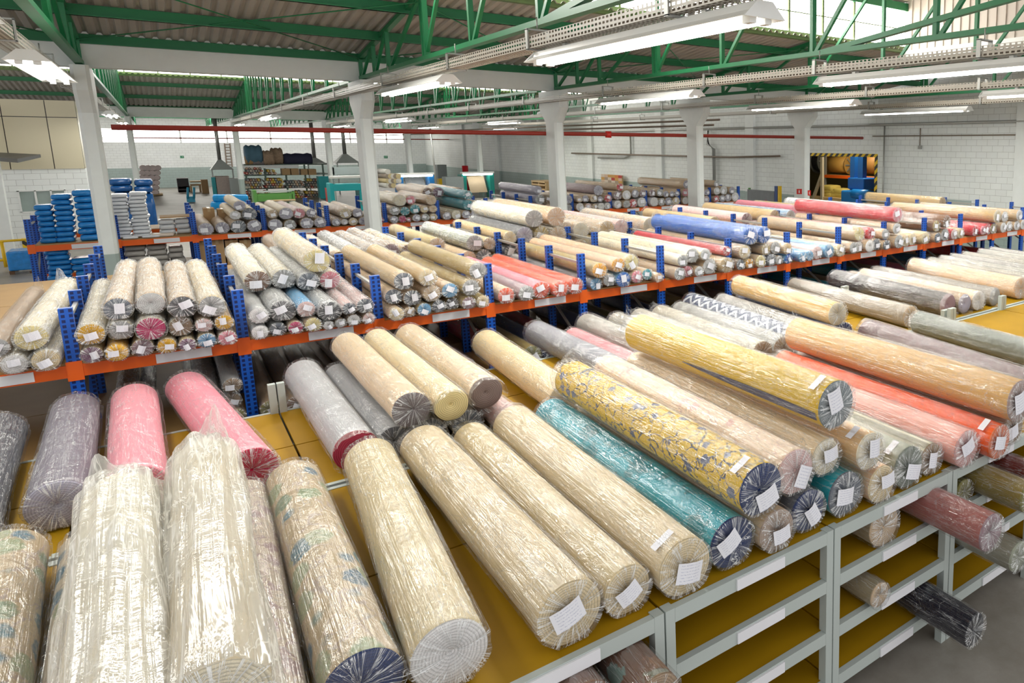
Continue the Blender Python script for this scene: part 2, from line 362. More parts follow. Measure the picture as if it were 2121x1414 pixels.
# ------------------------------------------------------------------ mesh helpers
class MB:
    def __init__(s): s.v, s.f, s.mi, s.uv, s.sm = [], [], [], [], []
    def quad(s, pts, mi=0, uv=None, sm=False):
        i = len(s.v); s.v += [tuple(p) for p in pts]; s.f.append(tuple(range(i, i + len(pts)))); s.mi.append(mi); s.sm.append(sm)
        if uv is None:
            a = Vector(pts[0]); u = (Vector(pts[1]) - a); n = u.cross(Vector(pts[-1]) - a)
            u = u.normalized() if u.length else Vector((1, 0, 0)); v = n.cross(u); v = v.normalized() if v.length else Vector((0, 0, 1))
            uv = [((Vector(p) - a).dot(u), (Vector(p) - a).dot(v)) for p in pts]
        s.uv.append(uv)
    def box(s, a, b, mi=0):
        x0, x1 = sorted((a[0], b[0])); y0, y1 = sorted((a[1], b[1])); z0, z1 = sorted((a[2], b[2]))
        s.hexa([(x0, y0, z0), (x1, y0, z0), (x1, y1, z0), (x0, y1, z0), (x0, y0, z1), (x1, y0, z1), (x1, y1, z1), (x0, y1, z1)], mi)
        return s
    def hexa(s, p, mi=0):
        i = len(s.v); s.v += [tuple(q) for q in p]
        P = [Vector(q) for q in p]
        for f in ((0, 3, 2, 1), (4, 5, 6, 7), (0, 1, 5, 4), (1, 2, 6, 5), (2, 3, 7, 6), (3, 0, 4, 7)):
            s.f.append(tuple(i + k for k in f)); s.mi.append(mi); s.sm.append(False)
            q = [P[k] for k in f]; a = q[0]
            # u along the longer edge so that hole rows run along the member
            e1, e2 = q[1] - a, q[3] - a
            if e2.length > e1.length: e1, e2 = e2, e1
            u = e1.normalized() if e1.length else Vector((1, 0, 0)); v = e2.normalized() if e2.length else Vector((0, 0, 1))
            s.uv.append([((k - a).dot(u), (k - a).dot(v)) for k in q])
        return s
    def bar(s, p, q, wd, ht, mi=0, up=(0, 0, 1)):
        p, q = Vector(p), Vector(q); d = (q - p).normalized(); u = Vector(up)
        if abs(d.dot(u)) > .98: u = Vector((0, 1, 0))
        r = d.cross(u).normalized(); u = r.cross(d).normalized()
        r *= wd / 2; u *= ht / 2
        return s.hexa([p - r - u, p + r - u, q + r - u, q - r - u, p - r + u, p + r + u, q + r + u, q - r + u], mi)
    def tube(s, pts, r, n=8, mi=0, caps=True):
        pts = [Vector(p) for p in pts]; rings = []; rr = r if isinstance(r, (list, tuple)) else [r] * len(pts)
        for k, p in enumerate(pts):
            d = (pts[min(k + 1, len(pts) - 1)] - pts[max(k - 1, 0)]).normalized()
            u = Vector((0, 0, 1)) if abs(d.z) < .95 else Vector((0, 1, 0))
            x = d.cross(u).normalized(); y = d.cross(x).normalized()
            rings.append([p + (x * math.cos(2 * PI * j / n) + y * math.sin(2 * PI * j / n)) * rr[k] for j in range(n)])
        i0 = len(s.v)
        for rg in rings: s.v += [tuple(p) for p in rg]
        for k in range(len(rings) - 1):
            for j in range(n):
                a, b = i0 + k * n + j, i0 + k * n + (j + 1) % n
                s.f.append((a, b, b + n, a + n)); s.mi.append(mi); s.sm.append(True)
                s.uv.append([(j / n, k), ((j + 1) / n, k), ((j + 1) / n, k + 1), (j / n, k + 1)])
        if caps:
            for base, flip in ((i0, False), (i0 + (len(rings) - 1) * n, True)):
                f = tuple(base + j for j in (range(n) if flip else reversed(range(n))))
                s.f.append(f); s.mi.append(mi); s.sm.append(False); s.uv.append([(0, 0)] * n)
        return s
    def build(s, name, mats, parent=None, bevel=0.):
        me = bpy.data.meshes.new(name)
        off = parent.matrix_basis.translation if parent is not None else Vector((0, 0, 0))
        # parents are placed by location only, at most one level of nesting carries an offset
        p = parent
        off = Vector((0, 0, 0))
        while p is not None:
            off += Vector(p.location); p = p.parent
        me.from_pydata([(v[0] - off.x, v[1] - off.y, v[2] - off.z) for v in s.v], [], s.f)
        for m in (mats if isinstance(mats, (list, tuple)) else [mats]): me.materials.append(m)
        me.polygons.foreach_set('material_index', s.mi); me.polygons.foreach_set('use_smooth', s.sm)
        ul = me.uv_layers.new(name='UVMap')
        ul.data.foreach_set('uv', [c for f in s.uv for u in f for c in u])
        me.update()
        o = bpy.data.objects.new(name, me); COL.objects.link(o)
        if parent is not None: o.parent = parent
        if bevel:
            bv = o.modifiers.new('bevel', 'BEVEL'); bv.width = bevel; bv.segments = 2; bv.limit_method = 'ANGLE'
        return o
def thing(name, label, cat, loc=(0, 0, 0), group=None):
    o = bpy.data.objects.new(name, None); COL.objects.link(o); o.location = loc; o.empty_display_size = .1
    o['label'] = label; o['category'] = cat
    if group: o['group'] = group
    return o
def tag(o, label, cat, group=None):
    o['label'] = label; o['category'] = cat
    if group: o['group'] = group
    return o
def struct(o):
    o['kind'] = 'structure'
    return o
ORD = ['first', 'second', 'third', 'fourth', 'fifth', 'sixth', 'seventh', 'eighth', 'ninth', 'tenth', 'eleventh', 'twelfth', 'thirteenth', 'fourteenth', 'fifteenth', 'sixteenth', 'seventeenth', 'eighteenth', 'nineteenth', 'twentieth']
exec_order = []

# ------------------------------------------------------------------ setting
def Z(rel): return EYE + rel
XW, YF, Y1, Y2 = 20.4, 78.0, 18.0, 51.0
CX0, CDX = -.81, 4.39
CXS = [CX0 + CDX * k for k in range(-1, 5)]
m, N, L, b = _new('polished_concrete_floor')
b.inputs['Roughness'].default_value = .4
g = N.new('ShaderNodeNewGeometry'); nz = N.new('ShaderNodeTexNoise'); nz.inputs['Scale'].default_value = .9; nz.inputs['Detail'].default_value = 9; nz.inputs['Roughness'].default_value = .7
L.new(g.outputs['Position'], nz.inputs['Vector'])
L.new(rampn(N, L, nz.outputs['Fac'], [(.3, (.19, .17, .14)), (.55, (.30, .28, .25)), (.75, (.40, .38, .35))]), b.inputs['Base Color'])
FLOOR = m
struct(MB().box((-14, -4, -.2), (XW + 12, YF + .3, 0)).build('floor', FLOOR))

WALLR = block_wall('painted_block_wall', 1.5, 'y')
WALLF = block_wall('painted_block_wall', 1.62, 'x')
WALLO = block_wall('painted_block_wall', -1, 'x')
d0, d1, dz = 18.1, 22.6, 3.28
mb = MB()
mb.box((XW, -4, 0), (XW + .3, d0, 6.7)); mb.box((XW, d1, 0), (XW + .3, YF + .3, 6.7)); mb.box((XW, d0, dz), (XW + .3, d1, 6.7))
struct(mb.build('wall_right', WALLR))
mb = MB()
for y in (12.0, 25.7, 33.5, 41.6, 49.8, 57.6, 66.0):
    mb2 = MB(); mb2.box((XW - .14, y - .3, 1.5), (XW + .01, y + .3, 6.2)).box((XW - .145, y - .3, 0), (XW + .01, y + .3, 1.5), 1)
    struct(mb2.build('pilaster', [CONC, DADO]))
# far wall with its strip of windows at eye height
w0, w1 = Z(.02), Z(1.08)
mb = MB(); mb.box((-14, YF, 0), (XW, YF + .3, w0)); mb.box((-14, YF, w1), (XW, YF + .3, 6.6)); mb.box((18.5, YF, w0), (XW, YF + .3, w1))
struct(mb.build('wall_far', WALLF))
mb = MB(); mb.box((-14, YF + .15, w0), (18.5, YF + .17, w1))
win = struct(mb.build('window_1', SKYGL))
mb = MB()
x = -13.5
while x < 18.6:
    mb.box((x, YF + .02, w0), (x + .12, YF + .14, w1)); x += 3.05
mb.box((-14, YF + .02, w0 + .34), (18.5, YF + .1, w0 + .4))
mb.build('window_frame', CONC, win)

# columns with forked heads
def column(x, y, name='column', head=True):
    m_ = MB(); W, D = .25, .62
    def ring(z, dd, ww=W, c=.05):
        hx, hy = ww / 2, dd / 2
        return [(x - hx, y - hy + c, z), (x - hx + c, y - hy, z), (x + hx - c, y - hy, z), (x + hx, y - hy + c, z), (x + hx, y + hy - c, z), (x + hx - c, y + hy, z), (x - hx + c, y + hy, z), (x - hx, y + hy - c, z)]
    rs = [(0, D, 1), (1.62, D, 1), (1.62, D, 0), (Z(.52), D, 0), (Z(.9), 1.36, 0), (Z(1.33), 1.36, 0)]
    for k in range(len(rs) - 1):
        if rs[k][0] == rs[k + 1][0]: continue
        a, c = ring(*rs[k][:2]), ring(*rs[k + 1][:2])
        for j in range(8): m_.quad([a[j], a[(j + 1) % 8], c[(j + 1) % 8], c[j]], rs[k][2])
    m_.quad(ring(Z(1.33), 1.36))
    return struct(m_.build(name, [CONC, DADO]))
cols1 = [column(x, Y1 + .31) for x in CXS]
cols2 = [column(x, Y2) for x in CXS]
for k, x in enumerate(CXS): pass
for yy, nm in ((Y1 + .3, 'concrete_beam'), (Y2, 'concrete_beam')):
    mb = MB(); mb.box((-12, yy - .16, Z(1.33)), (XW, yy + .16, Z(1.84)))
    struct(mb.build(nm, CONC))
    struct(MB().box((-12, yy - .0, Z(1.84)), (XW, yy + .1, Z(2.02))).build('trim_5', mat('eave_leak_block', (.10, .10, .09), .8)))  # added dark strip, blocks sky leaking through the roof waves

# saw-tooth roofs: corrugated sheet on green purlins
ROOFM = mat('corrugated_fibre_cement', (.45, .42, .39), .75, 0, .18, 1.5)
ROOFL = mat('pale_corrugated_sheet', (.62, .56, .50), .6, 0, .1, 1.5)
def corrugated(name, x0, x1, ya, za, yb, zb, m_, per=.19, amp=.045):
    s = MB(); n = int((x1 - x0) / per); prof = [(0, 0), (.2, 0), (.38, 1), (.62, 1), (.8, 0)]
    pts = [(x0 + (k + u) * per, h * amp) for k in range(n) for u, h in prof]
    for (xa, ha), (xb, hb) in zip(pts[:-1], pts[1:]):
        s.quad([(xa, ya, za + ha), (xb, ya, za + hb), (xb, yb, zb + hb), (xa, yb, zb + ha)])
    return struct(s.build(name, m_))
def purlin(x0, x1, y, z, h=.17, d=.08, name='purlin'):
    s = MB(); s.box((x0, y - d / 2, z - h), (x1, y + d / 2, z)); s.box((x0, y - d / 2 - .04, z - h), (x1, y + d / 2, z - h + .02))
    return struct(s.build(name, GREEN))
SL = .12
def tooth(y0, ytop, zt0, back, xg):
    ze = Z(1.9); zr = ze + SL * (y0 - ytop)
    corrugated('ceiling', -12, XW, y0, ze, ytop - .1, zr + .01, ROOFM)
    for k, y in enumerate((y0 - .05, y0 - (y0 - ytop) * .40, y0 - (y0 - ytop) * .80)):
        purlin(-12, XW, y, ze + SL * (y0 - y) - .005)
    s = MB(); s.box((-12, ytop - .06, zr - .06), (xg, ytop + .08, zr + .10)); struct(s.build('trim_1', mat('dull_green_paint', (.13, .20, .07), .5)))
    # clerestory: translucent panes between slim green bars
    zc0, zc1 = zr + .10, zr + 1.02
    g_ = struct(MB().box((-12, ytop, zc0), (xg, ytop + .02, zc1)).build('window_2', SKYGL))
    s = MB(); x = -11.6
    while x < xg:
        s.box((x, ytop - .05, zc0), (x + .045, ytop, zc1)); x += 1.1
    s.box((-12, ytop - .04, zc0 + .44), (xg, ytop - .003, zc0 + .46))
    s.build('window_frame', mat('dull_green_paint', (.13, .20, .07), .5), g_)
    s = MB(); s.box((-12, ytop - .1, zc1), (xg, ytop + .06, zc1 + .2)); struct(s.build('trim_2', GREEN))
    corrugated('ceiling', -12, xg, ytop + .2, zc1 + .22, back, zc1 + .22 + SL * .6 * (ytop - back), ROOFL)
    for k in range(1, 5):
        y = ytop - (ytop - back) * k / 5
        purlin(-12, xg, y, zc1 + .21 + SL * .6 * (ytop - y))
    # gable of the raised part, and the lower roof beside it
    s = MB(); y = ytop
    while y > back:
        s.box((xg, y - .16, zr - .02), (xg + .03, y, zc1 + .3 + SL * .6 * (ytop - y))); s.box((xg - .03, y - .26, zr - .02), (xg + .03, y - .16, zc1 + .3 + SL * .6 * (ytop - y))); y -= .26
    struct(s.build('wall_gable', ROOFL))
    s = MB(); s.box((xg - .12, back, zr - .35), (xg + .12, ytop, zr - .02)); struct(s.build('concrete_beam', CONC))
    corrugated('ceiling', xg + .12, XW, ytop, zr + .01, back, zr + .15, ROOFM)
tooth(18.2, 13.1, 0, 0., 15.75)
tooth(51., 42.6, 0, 19.2, XW)
# a plain closing roof over the last bay
corrugated('ceiling', -12, XW, YF, Z(1.95), Y2 + .2, Z(2.5), ROOFM)
for y in (56, 62, 68, 74): purlin(-12, XW, y, Z(1.95) + (YF - y) * .02)

# green lattice trusses
def truss(x, y0, ytop, yend, nodes):
    t = MB(); zb = Z(1.39)
    def zt(y):
        return Z(1.82) + SL * (y0 - y) if y >= ytop else Z(1.9) + SL * (y0 - ytop) + 1.0 + SL * .6 * (ytop - y)
    t.bar((x, y0 - .1, zb), (x, yend, zb), .11, .07)
    t.bar((x, y0 - .1, Z(1.82)), (x, ytop, zt(ytop)), .09, .08)
    t.bar((x, ytop, zt(ytop - .01)), (x, yend, zt(yend)), .09, .08)
    t.bar((x, ytop, zb), (x, ytop, zt(ytop - .01)), .08, .08)
    if y0 < 30: t.bar((x, 8.35, zb), (x, yend, zb + (8.35 - yend) * .10), .09, .07)
    for a, c in zip(nodes[:-1], nodes[1:]):
        t.bar((x, a, zb), (x, a, zt(a)), .07, .07)
        t.bar((x, a - .06, zb), (x, c + .05, zt(c)), .05, .06)
    struct(t.build('roof_truss', GREEN))
n1 = [18.1, 16.85, 15.68, 13.25, 10.88, 8.48, 6.1, 3.7, 1.2, -1.]
for x in CXS[1:]: truss(x, 18.2, 13.1, 0., n1)
n2 = [50.9 - 1.25 * k for k in range(8)] + [41.2 - 2.1 * k for k in range(11)]
for x in CXS[1:]: truss(x, 51., 42.6, 19.2, n2)
n3 = [77.5 - 2. * k for k in range(13)]
for x in CXS[1:]:
    t = MB(); t.bar((x, 77.9, Z(1.35)), (x, 51.3, Z(1.35)), .1, .07); t.bar((x, 77.9, Z(1.85)), (x, 51.3, Z(2.3)), .1, .07)
    for a, c in zip(n3[:-1], n3[1:]):
        t.bar((x, a, Z(1.35)), (x, a, Z(1.85) + (77.9 - a) * .017), .06, .06); t.bar((x, a, Z(1.35)), (x, c, Z(1.85) + (77.9 - c) * .017), .05, .05)
    struct(t.build('roof_truss', GREEN))
# sway rods under the first roof
s = MB()
for k in range(0, 5):
    s.tube([(CXS[k], 18., Z(1.78)), (CXS[k + 1], 13.3, Z(2.3))], .012, 5); s.tube([(CXS[k], 13.3, Z(2.3)), (CXS[k + 1], 18., Z(1.78))], .012, 5)
struct(s.build('roof_tie_rods', GREEN))

# office block by the gate
Yo = 35.4
mb = MB(); mb.box((-9, Yo, 0), (-3.62, Yo + .2, Z(-.9))); mb.box((-2.45, Yo, 0), (-1.87, Yo + .2, Z(-.9))); mb.box((-3.62, Yo, 0), (-2.45, Yo + .2, 1.3)); mb.box((-3.62, Yo, 2.03), (-2.45, Yo + .2, Z(-.9)))
struct(mb.build('wall_office', WALLO))
struct(MB().box((-2.07, Yo + .2, 0), (-1.87, 47, Z(-.9))).build('wall_office_side', CONC))
mb = MB(); xs = [-9, -6.2, -4.9, -3.66, -2.62, -1.87]
for a, c in zip(xs[:-1], xs[1:]):
    mb.box((a + .012, Yo - .05, Z(-.9)), (c - .012, Yo + .1, Z(.84))); mb.box((a + .012, Yo - .05, Z(.865)), (c - .012, Yo + .1, Z(1.42)))
mb.box((-9, Yo, Z(-.9)), (-1.88, Yo + .3, Z(1.41)), 1); mb.box((-2.0, Yo + .1, Z(-.9)), (-1.87, 47, Z(1.41)))
struct(mb.build('wall_cladding', [PANEL, BLACKP]))
wo = struct(MB().box((-3.62, Yo + .08, 1.3), (-2.45, Yo + .1, 2.03)).build('window_3', mat('office_glass', (.36, .44, .42), .08)))
mb = MB()
for x in (-3.62, -3.22, -2.84, -2.49): mb.box((x, Yo - .02, 1.3), (x + .05, Yo + .07, 2.03))
mb.box((-3.62, Yo - .02, 2.0), (-2.45, Yo + .07, 2.05)); mb.box((-3.62, Yo - .02, 1.27), (-2.45, Yo + .07, 1.32))
mb.build('window_frame', WHITEP, wo)
mb = MB(); mb.box((-4.05, 33.6, 0), (-3.72, 33.95, Z(1.33))); struct(mb.build('column', CONC))
# yellow and black hazard skirting at the office corner and round the doorway
def hazard():
    m, N, L, b = _new('hazard_stripes')
    g = N.new('ShaderNodeNewGeometry'); s = N.new('ShaderNodeSeparateXYZ'); L.new(g.outputs['Position'], s.inputs[0])
    t = math_n(N, L, 'FRACT', math_n(N, L, 'MULTIPLY', math_n(N, L, 'ADD', math_n(N, L, 'ADD', s.outputs[0], s.outputs[1]), s.outputs[2]), 3.2))
    x = N.new('ShaderNodeMix'); x.data_type = 'RGBA'; L.new(math_n(N, L, 'LESS_THAN', t, .5), x.inputs['Factor'])
    x.inputs['A'].default_value = (.85, .56, .01, 1); x.inputs['B'].default_value = (.03, .03, .02, 1); L.new(x.outputs['Result'], b.inputs['Base Color'])
    return m
HAZ = hazard()
struct(MB().box((-3.7, Yo - .06, 0), (-2.6, Yo - .005, .42)).build('trim_3', HAZ))
mb = MB(); mb.box((XW - .02, d0 - .0, dz - .12), (XW + .31, d1, dz)); mb.box((XW - .02, d0, 0), (XW + .31, d0 + .13, dz - .12))
struct(mb.build('trim_4', HAZ))
# the store behind the doorway
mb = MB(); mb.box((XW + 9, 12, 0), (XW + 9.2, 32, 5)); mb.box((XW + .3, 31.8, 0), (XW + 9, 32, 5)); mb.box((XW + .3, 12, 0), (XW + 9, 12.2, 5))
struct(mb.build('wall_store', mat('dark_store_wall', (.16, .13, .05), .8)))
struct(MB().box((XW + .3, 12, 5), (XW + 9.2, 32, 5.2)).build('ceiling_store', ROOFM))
area('store_light', (XW + 2.5, 21, 4.8), (2, .3), 220, (0, 0, 0), (1, .93, .7))  # area light that brightens the store; no lamp fixture is modelled
# step ledge and bricked-up hatch on the right wall
struct(MB().box((XW - .03, 13.9, .6), (XW, 15.8, 1.78)).build('wall_hatch', DADO))

# ------------------------------------------------------------------ services under the roof
def lamp(x, y0, y1, z, label, lit=True):
    c = (y0 + y1) / 2; t = thing('fluorescent_lamp', label, 'ceiling lamp', (x, c, z), 'twin-tube lamps under the cable trays')
    mb = MB(); zt = z + .10
    p = lambda xx, yy, zz: (x + xx, yy, zz)
    mb.hexa([p(-.11, y0, z + .02), p(.11, y0, z + .02), p(.11, y1, z + .02), p(-.11, y1, z + .02), p(-.065, y0, zt), p(.065, y0, zt), p(.065, y1, zt), p(-.065, y1, zt)])
    mb.hexa([p(-.19, y0, z - .012), p(-.185, y0, z - .018), p(-.185, y1, z - .018), p(-.19, y1, z - .012), p(-.10, y0, z + .04), p(-.095, y0, z + .03), p(-.095, y1, z + .03), p(-.10, y1, z + .04)])
    mb.hexa([p(.19, y0, z - .012), p(.185, y0, z - .018), p(.185, y1, z - .018), p(.19, y1, z - .012), p(.10, y0, z + .04), p(.095, y0, z + .03), p(.095, y1, z + .03), p(.10, y1, z + .04)])
    for ya in (y0 - .012, y1):
        mb.hexa([p(-.19, ya, z - .018), p(.19, ya, z - .018), p(.19, ya + .012, z - .018), p(-.19, ya + .012, z - .018), p(-.07, ya, zt), p(.07, ya, zt), p(.07, ya + .012, zt), p(-.07, ya + .012, zt)])
    mb.build('housing', WHITEP, t)
    for s_ in (-.07, .07):
        k = MB(); k.tube([(x + s_, y0 + .12, z - .022), (x + s_, y1 - .12, z - .022)], .022, 10)
        tb = k.build('tube', TUBE, t)
        for ya in (y0 + .04, y1 - .13): MB().box((x + s_ - .03, ya, z - .05), (x + s_ + .03, ya + .09, z + .02)).build('lamp_holder', WHITEP, tb)
    for yy in (y0 + .7, y1 - .7): MB().box((x - .04, yy - .03, zt), (x + .04, yy + .03, Z(1.03))).build('hanger', GALV, t)
    if lit:
        l = area('lamp_light', (x, c, z - .05), (.2, y1 - y0 - .3), (38 + 14 * (y1 - y0)) * (.4 if x < 0 else 1.), (0, 0, 0), (1, 1, .93)); 
        return t, l
rowname = ['gate-side row', 'row through the second column', 'row through the third column', 'row through the fourth column', 'row through the fifth column']
TX = [-1.02, 3.38, 7.76, 12.08, 16.45]
for r, x in enumerate(TX):
    ys = [(4.1, 8.05), (11.4, 15.2)] + ([(31.3, 35.1)] if r < 4 else []) + [(43.2, 47.)]
    for k, (a, c) in enumerate(ys):
        lamp(x if r else -.92, a, c, Z(.90) if r else Z(.89), 'lit twin-tube ceiling lamp, %s along the %s' % (ORD[k], rowname[r]))
tray_pos = ['just past the gate-side column', 'passing the second column', 'passing the third column', 'passing the fourth column', 'passing the fifth column']
for r, x in enumerate(TX):
    xx = x - (.0 if r else .04)
    t = thing('cable_tray', 'long perforated steel cable tray %s' % tray_pos[r], 'cable tray', (xx, 20, Z(1.04)), 'perforated cable trays')
    z0, z1 = Z(1.04), Z(1.17)
    for nm, q in (('side_flange', [(xx - .11, .5, z0), (xx - .11, 49, z0), (xx - .11, 49, z1), (xx - .11, .5, z1)]), ('side_flange', [(xx + .11, .5, z0), (xx + .11, 49, z0), (xx + .11, 49, z1), (xx + .11, .5, z1)]), ('tray_bed', [(xx - .11, .5, z0), (xx - .11, 49, z0), (xx + .11, 49, z0), (xx + .11, .5, z0)])):
        k = MB(); k.quad(q); k.build(nm, TRAY, t)
    k = MB()
    for j in range(5): k.tube([(xx - .08 + .035 * j, .5, z0 + .03), (xx - .08 + .035 * j, 49, z0 + .03)], .012, 5)
    k.build('cables', RUST, t)
    for yy in [2.3, 5.2, 8.1, 11., 14.9, 19.5, 24, 28.5, 33, 38, 43]:
        k = MB(); k.box((xx - .13, yy - .03, z0 - .015), (xx - .115, yy + .03, z1 + .08)); k.box((xx + .115, yy - .03, z0 - .015), (xx + .13, yy + .03, z1 + .08)); k.box((xx - .13, yy - .03, z0 - .02), (xx + .13, yy + .03, z0 - .005)); k.box((xx - .13, yy - .03, z1 + .07), (xx + .13, yy + .03, z1 + .085))
        k.tube([(xx, yy, z1 + .08), (xx, yy, Z(1.39))], .008, 5)
        k.build('hanger', GALV, t)
def pipe(name, label, pts, r, m_, n=8, cat='pipe', rings=()):
    k = MB(); k.tube(pts, r, n)
    for (p, q) in rings: k.tube([p, q], r * 1.35, n)
    return tag(k.build(name, m_), label, cat)
pipe('sprinkler_pipe', 'thick red pipe running across the hall behind the columns', [(-.55, 18.75, Z(.285)), (20.25, 18.75, Z(.22))], .055, REDP, 10)
pipe('sprinkler_pipe', 'thin red pipe in front of the far window strip', [(-1., 70, Z(.33)), (XW + .01, 70, Z(.33))], .045, REDP)
k = MB(); k.tube([at(1260, 272, Y=18.75), at(1260, 285, Y=18.75)], .09, 8); tag(k.build('alarm_bell', mat('bright_red', (.75, .03, .02), .4)), 'small bright red alarm fitting on the thick red pipe', 'alarm')
yA, yB = 10, 50
pipe('conduit', 'grey conduit along the block wall above the doorway', [(XW - .1, 8, Z(.70)), (XW - .1, 60, Z(.70))], .05, GALV)
pipe('conduit', 'thin brown conduit below the grey one over the doorway wall', [(XW - .08, 8, Z(.29)), (XW - .08, 18.3, Z(.29))], .022, RUST, 6)
pipe('conduit', 'brown conduit low on the block wall between the pilasters', [(XW - .2, 23.5, Z(-.52)), (XW - .2, 27, Z(-.62)), (XW - .2, 44, Z(-.62))], .05, RUST, 6)
pipe('conduit', 'grey conduit dropping with a bend behind the third column', [(XW - .12, 36.5, Z(.5)), (XW - .12, 36.5, Z(-.62)), (XW - .12, 37.2, Z(-.8)), (XW - .12, 40.5, Z(-.85))], .06, GALV, 6)
pipe('drain_pipe', 'grey downpipe with a crooked top on the wall behind the fourth column', [(XW - .16, 28.9, Z(.62)), (XW - .16, 28.9, Z(-.02)), (XW - .16, 28.4, Z(-.25)), (XW - .16, 28.4, .2)], .08, GALV, 8)
pipe('conduit', 'grey vertical conduit beside the doorway frame', [(XW - .06, 17.75, Z(.68)), (XW - .06, 17.75, .3)], .03, GALV, 6)
pipe('conduit', 'short brown conduit dropping to a socket box on the bare wall', [(XW - .05, 16.1, Z(.55)), (XW - .05, 16.1, Z(-.07))], .018, RUST, 6)
tag(MB().box((XW - .07, 16.03, Z(-.17)), (XW - .005, 16.17, Z(-.05))).build('socket_box', GALV), 'small grey socket box at the end of the brown drop', 'socket')
pipe('conduit', 'thin brown pole hanging between the second and third columns', [at(886, 222, Y=47), Vector((at(905, 385, Y=47).x, 47, 0))], .05, GALV, 6)
for k_, (x_, z_) in enumerate(((-.25, .62), (.0, .80))):
    pipe('conduit', ('lower' if k_ == 0 else 'upper') + ' brown conduit running through the hall beyond the columns', [(14.5 + x_, 20, Z(z_)), (14.5 + x_, 78.01, Z(z_))], .04, RUST, 6)
# round lifebuoy-red extinguisher signs on the fifth column
for (a, c, ww, lab) in ((1650, 391, .30, 'red and white extinguisher sign on the wide face of the fifth column'), ):
    pass
def ext_sign(p, q, r_, s_, lab):
    t = thing('extinguisher_sign', lab, 'sign', p, 'extinguisher signs on the fifth column')
    k = MB(); k.quad([p, q, r_, s_]); o = k.build('plate', mat('sign_red', (.72, .02, .01), .4), t)
    P0, P1, P2, P3 = Vector(p), Vector(q), Vector(r_), Vector(s_); n = (P1 - P0).cross(P3 - P0).normalized() * .004
    f = lambda u, v: P0 + (P1 - P0) * u + (P3 - P0) * v + n
    k = MB(); k.quad([f(.40, .2), f(.60, .2), f(.60, .68), f(.40, .68)]); k.quad([f(.44, .70), f(.56, .70), f(.56, .8), f(.44, .8)]); k.build('pictogram', WHITEP, t)
x5 = CXS[5]
def colface(x, y): return at(x, y, X=x5 - .128)
ext_sign(colface(1650, 402), colface(1661, 402), colface(1661, 391), colface(1650, 391), 'red extinguisher sign on the broad face of the fifth column')
def colfront(x, y): return at(x, y, Y=Y1 - .003)
ext_sign(colfront(1673, 405), colfront(1679.5, 405), colfront(1679.5, 394), colfront(1673, 394), 'narrow red extinguisher sign on the edge face of the fifth column')

# ------------------------------------------------------------------ racks
XR0, DXR = -.714, 1.177
FR_Y, BK_Y = 8.58, 19.1
T1, T0 = Z(-1.88), Z(-2.70)          # top and lower deck of the orange racks
def pallet_rack(label, xs, ya, yb, zt, labelled, lower_label=False, decks=(T1, T0), bare=(), beams=True, dy=None):
    t = thing('pallet_rack', label, 'storage rack', (xs[0], ya, 0), 'blue and orange storage racks')
    for x in xs:
        for y in (ya, yb):
            k = MB(); k.box((x - .045, y - .03, 0), (x + .045, y + .03, zt))
            k.build('upright', BLUE, t)
        k = MB(); k.bar((x, ya + .03, zt - .12), (x, yb - .03, zt - .12), .03, .03); k.build('top_tie', GALV, t)
        for za in (.3, 1.0):
            k = MB(); k.bar((x, ya + .03, za), (x, yb - .03, za + .5), .025, .03); k.build('brace', GALV, t)
    for d in decks:
        for i, (a, c) in enumerate(zip(xs[:-1], xs[1:])):
            if not beams: continue
            for y, s_ in ((ya, -1), (yb, 1)):
                k = MB(); k.box((a + .045, y + s_ * .03, d - .13), (c - .045, y - s_ * .02, d - .02))
                k.box((a + .045, y + s_ * .036, d - .05), (c - .045, y + s_ * .03, d - .02)); 
                bm_ = k.build('beam', ORANGE, t)
                if s_ < 0: fb_ = bm_
            if labelled and (d == T1):
                k = MB(); mid = a + DXR * .62; k.box((mid - .2, ya - .045, d - .115), (mid + .2, ya - .036, d - .03)); k.build('label_plate', LABELW, fb_)
        for i, x in enumerate(xs if beams else ()):
            k = MB(); k.box((x - .052, ya - .04, d - .16), (x + .052, ya - .031, d + .01)); k.build('beam_connector', ORANGE, t)
        k = MB(); y0_, y1_ = dy or (ya - .02, yb + .02); k.box((xs[0] + .047, y0_, d - .02), (xs[-1] - .047, y1_, d)); k.build('deck_board', BOARD2, t)
    return t
xs_f = [XR0 + DXR * k for k in range(-2, 15)]
xs_b = [XR0 + DXR * k for k in range(-1, 14)]
ZT = Z(-1.40)
pallet_rack('blue and orange rack facing the grey shelving, first of three back to back', xs_f, FR_Y, 9.58, ZT, True, dy=(8.56, 10.06))
pallet_rack('middle rack of the three standing back to back, carrying the roll tails', xs_f, 10.57, 11.57, ZT, False, beams=False, dy=(10.08, 12.04))
pallet_rack('third rack behind the middle one, just before the white columns', xs_f, 12.54, 13.54, ZT, False, beams=False, dy=(12.06, 14.0))
pallet_rack('far blue and orange rack beyond the white columns, holding blue packs and rolls', xs_b, BK_Y, 20.1, ZT, True, decks=(T1, Z(-2.70)))
pallet_rack('rear half of the far rack, backing onto the machines', xs_b, 21.1, 22.1, ZT, False)

